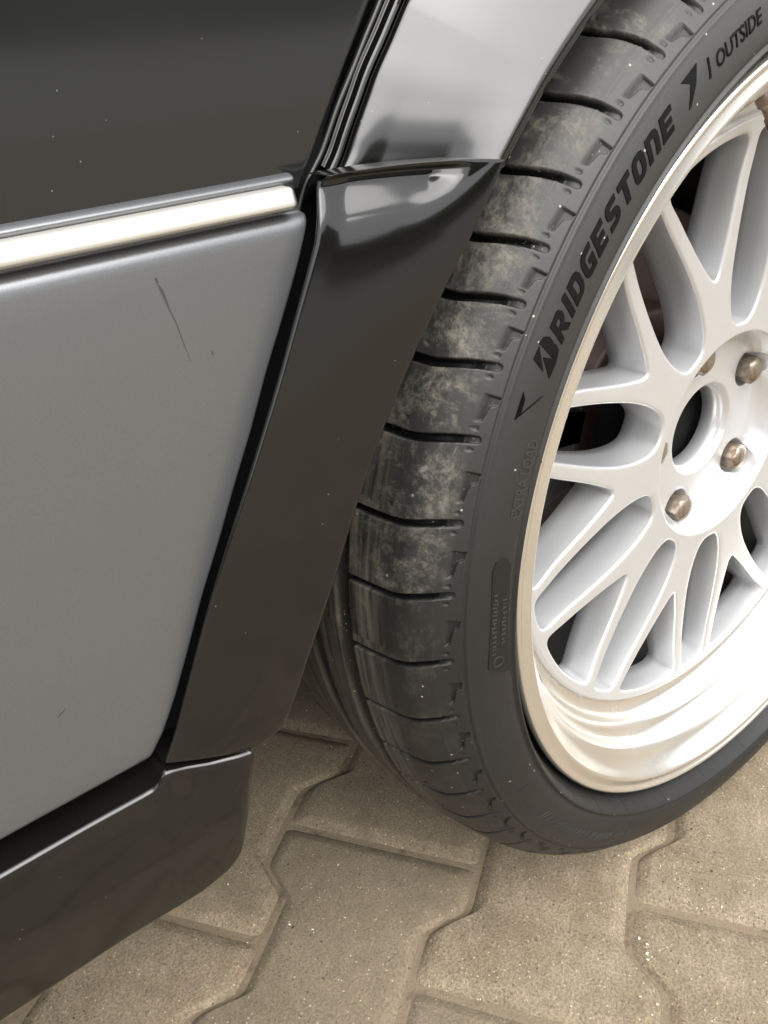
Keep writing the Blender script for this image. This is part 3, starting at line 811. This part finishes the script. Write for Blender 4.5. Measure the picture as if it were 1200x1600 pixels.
vv, ee, ff, _, _, _ = delaunay_2d_cdt(hub_pts, hub_edges, [], 0, 1e-6)
def bowl_y(r):
    return YB - (YB - YF - 0.001) * float(sstep(0.0600, 0.0715, np.float64(r))) ** 1.0
verts, F = [], []
for v in vv:
    r = v.length; verts.append((v.x, bowl_y(r), v.y))
for f_ in ff:
    c_ = sum((vv[i] for i in f_), Vector((0, 0))) / len(f_)
    if c_.length < 0.0334 or c_.length > 0.0708 or any((c_ - Vector((a, b_))).length < HR * 0.999 for a, b_, _ in hc): continue
    F.append(list(f_))
for a, b_, _ in hc:
    prev = None; N = 40; tt = np.linspace(0, 2 * PI, N, endpoint=False)
    for rr_, dy in ((HR, 0.0), (HR - 0.0005, 0.0004), (HR - 0.0008, 0.0012), (HR - 0.0010, 0.012), (HR - 0.004, 0.016), (0.004, 0.017)):
        b0 = len(verts)
        for t_ in tt:
            x, z = a + rr_ * math.cos(t_), b_ + rr_ * math.sin(t_)
            xo, zo = a + HR * math.cos(t_), b_ + HR * math.sin(t_)
            verts.append((x, (bowl_y(math.hypot(xo, zo)) if dy < 0.002 else YB) + dy, z))
        if prev is not None:
            for i in range(N): F.append([prev + i, prev + (i + 1) % N, b0 + (i + 1) % N, b0 + i])
        prev = b0
me = mesh_from('hub', verts, F)
bm = bmesh.new(); bm.from_mesh(me); bmesh.ops.remove_doubles(bm, verts=bm.verts, dist=2e-5)
bmesh.ops.recalc_face_normals(bm, faces=bm.faces); bm.to_mesh(me); bm.free()
hub = link('hub', me, M['silver'], wheel)
lathe('bowl_edge', [(YF, 0.0717), (YF + 0.0003, 0.0708), (YF + 0.0010, 0.0704), (YF + 0.0025, 0.0702)], M['silver'], wheel, n=160)
lathe('centre_bore', [(YB, 0.0338), (YB + 0.0001, 0.0330), (YB + 0.0006, 0.0322), (YB + 0.0030, 0.0318), (YB + 0.0034, 0.0306), (YB + 0.0042, 0.0302), (YB + 0.0066, 0.0304), (YB + 0.0070, 0.0292), (YB + 0.0076, 0.0287), (YB + 0.0185, 0.0280), (YB + 0.019, 0.0290), (YB + 0.020, 0.031)], M['silver'], wheel, n=128)
# wheel bolts
def bolt_mesh():
    vs_, fs_ = [], []; N = 48; ac = 0.0098
    def hexr(t_, r): 
        t6 = (t_ + PI / 6) % (PI / 3) - PI / 6; return r * math.cos(PI / 6) / math.cos(t6)
    levels = [(0.020, ac, 1), (0.0040, ac, 1), (0.0030, ac, 1), (0.0026, ac * 0.985, 0.9), (0.0020, ac * 0.93, 0.4), (0.0013, ac * 0.80, 0.1), (0.0007, ac * 0.60, 0), (0.0002, ac * 0.32, 0)]
    levels = [(0.020, ac, 1), (0.0046, ac, 1), (0.0040, ac, 1), (0.0034, ac * 0.975, 0.75), (0.0026, ac * 0.90, 0.3), (0.0017, ac * 0.76, 0.06), (0.0009, ac * 0.56, 0), (0.0003, ac * 0.3, 0)]
    for y, r, hx in levels:
        for i in range(N):
            t_ = 2 * PI * i / N; q = hexr(t_, r) * hx + r * 0.955 * (1 - hx); vs_.append((q * math.cos(t_), y, q * math.sin(t_)))
    for k in range(len(levels) - 1):
        for i in range(N): fs_.append((k * N + i, k * N + (i + 1) % N, (k + 1) * N + (i + 1) % N, (k + 1) * N + i))
    vs_.append((0, 0, 0)); top = len(vs_) - 1; k = (len(levels) - 1) * N
    for i in range(N): fs_.append((k + i, k + (i + 1) % N, top))
    me = mesh_from('wheel_bolt', vs_, fs_); fix_normals(me)
    me.materials.append(M['bolt']); me.polygons.foreach_set('use_smooth', [True] * len(me.polygons))
    me.set_sharp_from_angle(angle=math.radians(28)); return me
bme = bolt_mesh()
for i, (a, b_, _) in enumerate(hc):
    o = bpy.data.objects.new('wheel_bolt', bme); C.objects.link(o); o.parent = wheel
    o.location = (a, 0.0508, b_); o.rotation_euler = (0, [0.2, 0.75, 0.5, 1.0, 0.1][i], 0)
# valve and a balance weight inside the dish
def dish_bit(name, ang_deg, y0_, y1_, r_, half, hgt, material):
    a0 = math.radians(ang_deg); bm = bmesh.new()
    ct = []
    for a in np.linspace(a0 - half, a0 + half, 6):
        ct.append([bm.verts.new((q * math.cos(a), y, q * math.sin(a))) for y, q in ((y0_, r_), (y0_, r_ - hgt), (y1_, r_ - hgt), (y1_, r_))])
    for i in range(5):
        for j in range(4): bm.faces.new((ct[i][j], ct[i][(j + 1) % 4], ct[i + 1][(j + 1) % 4], ct[i + 1][j]))
    bm.faces.new(ct[0]); bm.faces.new(ct[-1][::-1])
    bmesh.ops.recalc_face_normals(bm, faces=bm.faces)
    bmesh.ops.bevel(bm, geom=bm.edges[:], offset=0.0006, segments=2, affect='EDGES')
    me = bpy.data.meshes.new(name); bm.to_mesh(me); bm.free()
    return link(name, me, material, wheel)
dish_bit('balance_weight', 199.5, 0.0175, 0.0215, 0.2190, 0.018, 0.0022, M['cast'])
vs_, fs_ = [], []
vc = Vector((math.cos(math.radians(98.5)) * 0.2075, 0.030, math.sin(math.radians(98.5)) * 0.2075)); vax = Vector((-vc.x, -0.10, -vc.z)).normalized(); e1 = vax.orthogonal().normalized(); e2 = vax.cross(e1)
for k, (d_, q) in enumerate(((-0.004, .0042), (0.002, .0040), (0.003, .0026), (0.008, .0025), (0.0084, .0032), (0.0135, .0032), (0.0145, .0024), (0.0148, 0.0003))):
    for i in range(16):
        a = 2 * PI * i / 16; vs_.append(tuple(vc + vax * d_ + (e1 * math.cos(a) + e2 * math.sin(a)) * q))
    if k: fs_ += [((k - 1) * 16 + i, (k - 1) * 16 + (i + 1) % 16, k * 16 + (i + 1) % 16, k * 16 + i) for i in range(16)]
vm = mesh_from('valve', vs_, fs_); fix_normals(vm); link('valve', vm, M['bolt'], wheel)
# brake disc, hat and caliper behind the spokes
disc = lathe('brake_disc', [(0.125, 0.03), (0.110, 0.032), (0.108, 0.07), (0.110, 0.0745), (0.128, 0.0760), (0.128, 0.078), (0.1275, 0.137), (0.1285, 0.139), (0.150, 0.139), (0.150, 0.07)], M['disc'], None, n=160)
disc.location = (0, 0, ZC); disc.parent = car; disc.matrix_parent_inverse = Matrix.Translation(-CP)
lathe('bore_shade_plate', [(0.086, 0.0), (0.086, 0.040), (0.090, 0.050), (0.112, 0.052)], M['plastic'], wheel, n=60)  # added black plate standing in for the darkness inside the bore
bm = bmesh.new()
for a0 in np.linspace(math.radians(188), math.radians(222), 9):
    pass
def arc_block(bm, a0, a1, r0, r1, y0, y1, n=14):
    rows_ = []
    for a in np.linspace(a0, a1, n):
        rows_.append([bm.verts.new((r * math.cos(a), y, r * math.sin(a))) for r, y in ((r0, y0), (r1, y0), (r1 + 0.004, y0 + 0.006), (r1 + 0.004, y1), (r0, y1))])
    for i in range(n - 1):
        for j in range(5):
            bm.faces.new((rows_[i][j], rows_[i][(j + 1) % 5], rows_[i + 1][(j + 1) % 5], rows_[i + 1][j]))
    bm.faces.new(rows_[0]); bm.faces.new(rows_[-1][::-1])
arc_block(bm, math.radians(150), math.radians(196), 0.085, 0.150, 0.098, 0.165)
arc_block(bm, math.radians(160), math.radians(172), 0.09, 0.125, 0.090, 0.10)
bmesh.ops.recalc_face_normals(bm, faces=bm.faces)
bmesh.ops.bevel(bm, geom=bm.edges, offset=0.002, segments=2, affect='EDGES')
me = bpy.data.meshes.new('brake_caliper'); bm.to_mesh(me); bm.free()
cal = link('brake_caliper', me, M['cast'], None); cal.location = (0, 0, ZC); cal.parent = car; cal.matrix_parent_inverse = Matrix.Translation(-CP)

# --- tyre
outerp = [(0.0150, 0.2400), (0.0115, 0.2425), (0.0102, 0.2436), (0.0092, 0.2444), (0.0040, 0.2468), (-0.0010, 0.2490), (-0.0060, 0.2513), (-0.0084, 0.2527), (-0.0090, 0.2534), (-0.0090, 0.2539), (-0.0084, 0.2544), (-0.0076, 0.2549), (-0.0075, 0.2556), (-0.0083, 0.2564), (-0.0090, 0.2577), (-0.0094, 0.2595),
          (-0.0094, 0.2620), (-0.0092, 0.2650), (-0.0087, 0.2690), (-0.0078, 0.2725), (-0.0068, 0.2758), (-0.0056, 0.2785), (-0.0050, 0.2800), (-0.0049, 0.2808), (-0.0041, 0.2812), (-0.0034, 0.2815), (-0.0030, 0.2821), (-0.0034, 0.2828), (-0.0031, 0.2833)]
tp = np.array([(-.0031, .2833), (0.0, .2872), (.0040, .2917), (.009, .2963), (.0146, .2998), (.024, .3025), (.035, .3050), (.045, .3070), (.058, .3088), (.082, .3096), (.118, .3094), (.15, .3084), (.185, .3055), (.205, .300), (.215, .290), (.219, .284)])
yt = np.concatenate([np.arange(-0.0029, 0.005, 0.00045), np.arange(0.005, 0.060, 0.0008), np.arange(0.060, 0.10, 0.0010), np.arange(0.10, 0.217, 0.0025), [0.219]])
crown = [(y, float(np.interp(y, tp[:, 0], tp[:, 1]))) for y in yt]
cy_ = np.array([c_[1] for c_ in crown]); cy_[1:-1] = smooth1(cy_, 14)[1:-1]
crown = [(y, r) for (y, _), r in zip(crown, cy_)]
innerp = [(0.224, 0.275), (0.226, 0.262), (0.225, 0.252), (0.222, 0.246), (0.215, 0.240)]
prof = np.array(outerp + crown + innerp)
K0, K1 = len(outerp), len(outerp) + len(crown)
dense_a = np.arange(114, 218, 0.085); rest_a = np.arange(218, 474, 0.7)
ang = np.radians(np.concatenate([dense_a, rest_a]) % 360)
deg = np.degrees(ang)
go = [62, 69, 76.5, 84, 91, 97.2, 102.8, 108.3, 113.9, 119.45, 124.83, 131.05, 137.34, 142.81, 147.43, 152.63, 158.68, 166.02, 172.94, 180.16, 187.27, 193.9, 200.0, 205.6, 210.8, 216.0, 221.5, 227.5, 234, 241]
yy = prof[:, 0][None, :]; rr0 = prof[:, 1][None, :]; dd = deg[:, None]
inward = np.zeros((len(ang), len(prof)))
is_crown = np.zeros(len(prof)); is_crown[K0 - 1:K1] = 1
for gi, g0 in enumerate(go):
    yc = np.clip(yy, 0.0002, 0.060)
    dth = 1.15 * sstep(-0.004, 0.026, yc)
    arc = (dd - g0 - dth) * PI / 180 * 0.305
    over = np.where(yy < 0.0002, (0.0002 - yy) * 1.5, 0)
    dist = np.hypot(arc, over) + np.where(yy > 0.052, 1.0, 0)
    hw = 0.0018 - 0.0004 * np.clip((g0 - 165) / 25, 0, 1)
    dpt = 0.0060 * sstep(-0.001, 0.012, yy) + 0.0016
    inward = np.maximum(inward, dpt * (1 - sstep(hw - 0.0005, hw + 0.0003, dist)) * is_crown)
    # hook-shaped mark between this groove and the next
    nx = go[gi + 1] if gi + 1 < len(go) else g0 + 5
    sc = (nx - g0) / 4.62
    hook = [(.0016, 3.52), (.0002, 3.42), (-.0008, 2.45), (-.0022, 2.32), (-.0031, 1.80), (.0009, 1.78)]
    hk = [(a, g0 + b_ * sc) for a, b_ in hook]
    sel = (deg > g0 + 1) & (deg < nx + 0.5)
    if sel.any():
        X_ = (deg[sel][:, None] - g0) * PI / 180 * 0.286 + 0 * yy; Y_ = yy + 0 * X_
        hp = [((d_ - g0) * PI / 180 * 0.286, a_) for a_, d_ in hk]
        ins = np.zeros(X_.shape, bool); dmin = np.full(X_.shape, 1.0); j = len(hp) - 1
        for i in range(len(hp)):
            (xi, yi), (xj, yj) = hp[i], hp[j]
            ins ^= ((yi > Y_) != (yj > Y_)) & (X_ < (xj - xi) * (Y_ - yi) / (yj - yi + 1e-12) + xi)
            ex, ey = xj - xi, yj - yi; tt_ = np.clip(((X_ - xi) * ex + (Y_ - yi) * ey) / (ex * ex + ey * ey), 0, 1)
            dmin = np.minimum(dmin, np.hypot(X_ - xi - tt_ * ex, Y_ - yi - tt_ * ey)); j = i
        sd_ = np.where(ins, -dmin, dmin)
        inward[sel] = np.maximum(inward[sel], 0.0022 * (1 - sstep(-0.0004, 0.0003, sd_)) * is_crown)
# small round vent pips
for gi, g0 in enumerate(go):
    for (py, pa) in ((0.0012, -0.85), (0.0015, 0.95), (0.027, -0.2)):
        q = np.hypot((dd - g0 - pa) * PI / 180 * .30, yy - py)
        inward = np.maximum(inward, 0.0008 * (q < 0.0009) * is_crown)
for (a_, b_, dp) in ((0.0485, 0.0580, .0090), (0.0765, 0.0875, .0090), (0.128, 0.137, .0068), (0.170, 0.178, .0068)):
    inward = np.maximum(inward, dp * sstep(a_, a_ + 0.0012, yy) * (1 - sstep(b_ - 0.0012, b_, yy)) * is_crown)
rrf = rr0 - inward
P = np.zeros((len(ang), len(prof), 3)); P[:, :, 0] = np.cos(ang)[:, None] * rrf; P[:, :, 2] = np.sin(ang)[:, None] * rrf; P[:, :, 1] = yy + np.zeros_like(rrf)
P[:, :, 2] = np.maximum(P[:, :, 2], GZ + 0.0002 - ZC)      # flattened where it carries the car
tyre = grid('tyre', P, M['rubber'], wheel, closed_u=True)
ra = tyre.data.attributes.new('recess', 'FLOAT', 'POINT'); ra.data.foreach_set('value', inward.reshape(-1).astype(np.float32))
tyre['label'] = 'worn black low-profile tyre with dusty grooved shoulder blocks'
SW = np.array(outerp)
def wall_y(r): return np.interp(r, SW[:, 1], SW[:, 0])
# text on the sidewall
def bend(verts2, th_start, r_base, thick, flip=1):
    out = []
    for (x, y, z) in verts2:
        r = r_base + y; a = th_start - flip * x / 0.270
        out.append((r * math.cos(a), float(wall_y(r)) - thick * z, r * math.sin(a)))
    return out
def slab(name, polys, material, thick=0.0005, parent=wheel, sub=0.0015, xmap=None):
    """polys: list of 2D polygons in (theta deg, r); gives each a real thickness on the wall"""
    bm = bmesh.new()
    for poly in polys:
        vs_ = [bm.verts.new((a * PI / 180 * 0.270, r, 0)) for a, r in poly]
        bm.faces.new(vs_)
    bmesh.ops.triangulate(bm, faces=bm.faces)
    bend_slab(bm, sub)
    finish_slab(name, bm, material, thick, parent)
def bend_slab(bm, sub):
    lo = min(v.co.y for v in bm.verts); hi = max(v.co.y for v in bm.verts); y = lo + sub
    while y < hi:
        bmesh.ops.bisect_plane(bm, geom=bm.verts[:] + bm.edges[:] + bm.faces[:], plane_co=(0, y, 0), plane_no=(0, 1, 0)); y += sub
def finish_slab(name, bm, material, thick, parent):
    ret = bmesh.ops.extrude_face_region(bm, geom=bm.faces[:])
    for v in [g_ for g_ in ret['geom'] if isinstance(g_, bmesh.types.BMVert)]: v.co.z += 1
    for v in bm.verts:
        a = v.co.x / 0.270; r = v.co.y; k = v.co.z
        v.co = (r * math.cos(a), float(wall_y(r)) + 0.0003 - (thick + 0.0003) * k, r * math.sin(a))
    bmesh.ops.recalc_face_normals(bm, faces=bm.faces)
    me = bpy.data.meshes.new(name); bm.to_mesh(me); bm.free()
    o = link(name, me, material, parent, False); return o
def text_on_wall(name, body, th0, th1, r0, r1, material, thick=0.0005, bold=0.0, shear=0.0, upside=False, scales=None):
    cu = bpy.data.curves.new(name, 'FONT'); cu.body = body; cu.size = 1.0; cu.offset = bold; cu.resolution_u = 4; cu.space_character = 1.0 + bold * 2
    to = bpy.data.objects.new(name, cu); C.objects.link(to)
    bpy.context.view_layer.update()
    dg = bpy.context.evaluated_depsgraph_get(); me = bpy.data.meshes.new_from_object(to.evaluated_get(dg))
    bpy.data.objects.remove(to)
    bm = bmesh.new(); bm.from_mesh(me); bpy.data.meshes.remove(me)
    bmesh.ops.remove_doubles(bm, verts=bm.verts, dist=1e-5)
    x0 = min(v.co.x for v in bm.verts); x1 = max(v.co.x for v in bm.verts); y0 = min(v.co.y for v in bm.verts); y1 = max(v.co.y for v in bm.verts)
    tw = math.radians(th0 - th1) * 0.270
    for v in bm.verts:
        u = (v.co.x - x0) / (x1 - x0); q = (v.co.y - y0) / (y1 - y0)
        if scales: q = scales(u, q)
        if upside:
            v.co = (math.radians(th0) * 0.270 - tw * u, r1 - (r1 - r0) * q, 0)
        else:
            v.co = (math.radians(th0) * 0.270 - tw * u - shear * (q - 0.0) * (r1 - r0), r0 + (r1 - r0) * q, 0)
    bend_slab(bm, 0.0016)
    return finish_slab(name, bm, material, thick, wheel)

# heavy italic letters drawn as outlines on a unit cell
def letter_polys():
    Lt = {}
    w_ = 0.30
    def strip(*r): return [list(q) for q in r]
    Lt['R'] = strip([(0, 0), (.30, 0), (.30, 1), (0, 1)], [(.30, 1), (.30, .78), (.55, .78), (.62, .70), (.62, .62), (.55, .55), (.30, .55), (.30, .36), (.62, .36), (.80, .45), (.92, .60), (.92, .78), (.82, .93), (.66, 1)], [(.38, .36), (.68, 0), (1.02, 0), (.72, .40), (.62, .36)])
    Lt['I'] = strip([(0, 0), (.32, 0), (.32, 1), (0, 1)])
    Lt['D'] = strip([(0, 0), (.30, 0), (.30, 1), (0, 1)], [(.30, 1), (.30, .78), (.52, .78), (.62, .68), (.62, .32), (.52, .22), (.30, .22), (.30, 0), (.60, 0), (.80, .09), (.92, .27), (.92, .73), (.80, .91), (.60, 1)])
    Lt['G'] = strip([(.30, 0), (.92, 0), (.92, .22), (.42, .22), (.31, .33), (.31, .67), (.42, .78), (.90, .78), (.94, 1), (.30, 1), (.10, .90), (0, .70), (0, .30), (.10, .10)], [(.50, .58), (.50, .38), (.64, .38), (.64, .22), (.92, .22), (.92, .58)])
    Lt['E'] = strip([(0, 0), (.30, 0), (.30, 1), (0, 1)], [(.30, 0), (.86, 0), (.86, .22), (.30, .22)], [(.30, .40), (.78, .40), (.78, .61), (.30, .61)], [(.30, .78), (.88, .78), (.88, 1), (.30, 1)])
    Lt['S'] = strip([(.04, 0), (.64, 0), (.82, .07), (.92, .20), (.92, .40), (.84, .54), (.66, .62), (.42, .64), (.33, .68), (.33, .75), (.40, .79), (.86, .79), (.90, 1), (.30, 1), (.12, .94), (.02, .80), (.02, .60), (.10, .48), (.28, .40), (.52, .37), (.60, .33), (.60, .26), (.52, .22), (.04, .22)])
    Lt['T'] = strip([(.30, 0), (.62, 0), (.62, .77), (.92, .77), (.92, 1), (0, 1), (0, .77), (.30, .77)])
    Lt['O'] = strip([(.28, 0), (.64, 0), (.82, .08), (.92, .26), (.92, .5), (.62, .5), (.62, .32), (.54, .22), (.38, .22), (.30, .32), (.30, .5), (0, .5), (0, .26), (.10, .08)], [(.28, 1), (.10, .92), (0, .74), (0, .5), (.30, .5), (.30, .68), (.38, .78), (.54, .78), (.62, .68), (.62, .5), (.92, .5), (.92, .74), (.82, .92), (.64, 1)])
    Lt['N'] = strip([(0, 0), (.30, 0), (.30, .77), (.50, .77), (.60, .68), (.60, 0), (.90, 0), (.90, .74), (.80, .92), (.62, 1), (0, 1)])
    return Lt
LT = letter_polys()
word = 'RIDGESTONE'; wd = {'I': 0.32, 'R': 1.0, 'T': .92}
adv = []; x = 0
for ch in word:
    adv.append(x); x += wd.get(ch, 0.92) + 0.20
tot = x - 0.20
TH0, TH1, RB, RT = 149.15, 128.1, 0.2655, 0.2742
shear = (RT - RB) * 0.48
polys = []
span = math.radians(TH0 - TH1) * 0.270 - 0.0
for ch, a0 in zip(word, adv):
    for poly in LT[ch]:
        pts_ = []
        for (u, q) in poly:
            s_ = (a0 + u) / tot * span + shear * q
            pts_.append((TH0 - math.degrees(s_ / 0.270), RB + (RT - RB) * q))
        polys.append(pts_)
mark = [[(151.16, .2761), (150.02, .2757), (151.85, .2700)],
        [(150.75, .2722), (150.55, .2676), (149.55, .2697), (149.30, .2690), (149.70, .2660), (150.90, .2650), (152.26, .2656)],
        [(149.80, .2763), (149.15, .2752), (148.98, .2730), (149.22, .2702), (150.50, .2680), (150.00, .2735)]]
slab('tyre_lettering', polys + mark, M['letter'], 0.00045)
text_on_wall('tyre_marking', 'OUTSIDE', 121.2, 114.3, 0.2665, 0.2722, M['letter'], 0.0004, bold=0.01, shear=0.3)
slab('tyre_marking', [[(121.85, .2735), (121.60, .2735), (122.20, .2664), (122.45, .2664)]], M['letter'], 0.0004)
slab('tyre_marking', [[(122.97, .2757), (125.35, .2755), (124.55, .2722), (125.90, .2650), (125.55, .2652), (124.0, .2704)]], M['letter'], 0.0003)
text_on_wall('tyre_marking', 'EXTRA LOAD', 165.5, 157.9, 0.2604, 0.2660, M['relief'], 0.0004)
hatch = []
tip, up_, rt_, no_ = np.array([156.48, .2758]), np.array([153.84, .2757]), np.array([153.75, .2651]), np.array([155.20, .2715])
for k in range(14):
    t_ = 0.05 + k / 14 * 0.95
    for a_, b_ in ((up_, no_), (rt_, no_)):
        p_, q_ = tip + (a_ - tip) * t_, tip + (b_ - tip) * min(1, t_ * 1.0) + (a_ - no_) * max(0, t_ - 0.5) * 1.1
        hatch.append([tuple(p_), tuple(p_ + np.array([-0.07, 0])), tuple(q_ + np.array([-0.07, 0])), tuple(q_)])
slab('tyre_marking', hatch, M['letter'], 0.0004)
panel_o = [(170.9, .2710), (169.9, .2698), (169.5, .2670), (169.7, .2640), (170.4, .2612), (183.9, .2578), (183.2, .2640), (182.1, .2712)]
slab('moulded_panel', [panel_o], M['panel'], 0.0006)
# worn relief too small to read: rows of little raised strokes, a ring and slanting strokes lower down
rs = random.Random(3)
strokes = []
for rc_, a_lo, a_hi in ((0.2683, 173.4, 180.6), (0.2630, 174.2, 179.8)):
    a_ = a_lo
    while a_ < a_hi:
        h0, h1 = rc_ - rs.uniform(.0008, .0014), rc_ + rs.uniform(.0008, .0014); wd_ = rs.uniform(.07, .16)
        strokes.append([(a_, h0), (a_ + wd_, h0), (a_ + wd_, h1), (a_, h1)])
        if rs.random() < 0.6:
            q0 = rs.choice((h0, h1 - .0004, rc_)); strokes.append([(a_ + wd_ + .01, q0), (a_ + wd_ + .22, q0), (a_ + wd_ + .22, q0 + .0004), (a_ + wd_ + .01, q0 + .0004)])
        a_ += rs.uniform(.38, .62)
ring = []
for k in range(20):
    t0, t1 = 2 * PI * k / 20, 2 * PI * (k + 1) / 20
    f_ = lambda t, q: (181.6 + math.degrees(q * math.cos(t) / 0.270), .2660 + q * math.sin(t))
    ring.append([f_(t0, .0030), f_(t1, .0030), f_(t1, .0026), f_(t0, .0026)])
slab('tyre_relief', strokes + ring, M['relief'], 0.0011)
strokes = []
a_ = 212.0
while a_ < 238:
    r0_ = rs.uniform(.2660, .2675); r1_ = rs.uniform(.2705, .2725)
    strokes.append([(a_, r0_), (a_ + .10, r0_), (a_ - .55, r1_), (a_ - .65, r1_)]); a_ += rs.choice((.45, .7, 1.1, 1.6))
slab('tyre_relief', strokes, M['relief'], 0.0004)
slab('moulded_panel', [[(203.2, .2730), (203.6, .2645), (209.8, .2640), (209.2, .2728)]], M['rubber'], 0.0003)

for a_ in (196, 203, 210.5, 218, 226, 235, 247, 259, 271, 284, 176, 160):
    slab('moulded_rib', [[(a_, .2531), (a_ + 0.12, .2531), (a_ + 0.12, .2470), (a_, .2470)]], M['rubber'], 0.0004)
S.render.engine = 'CYCLES'
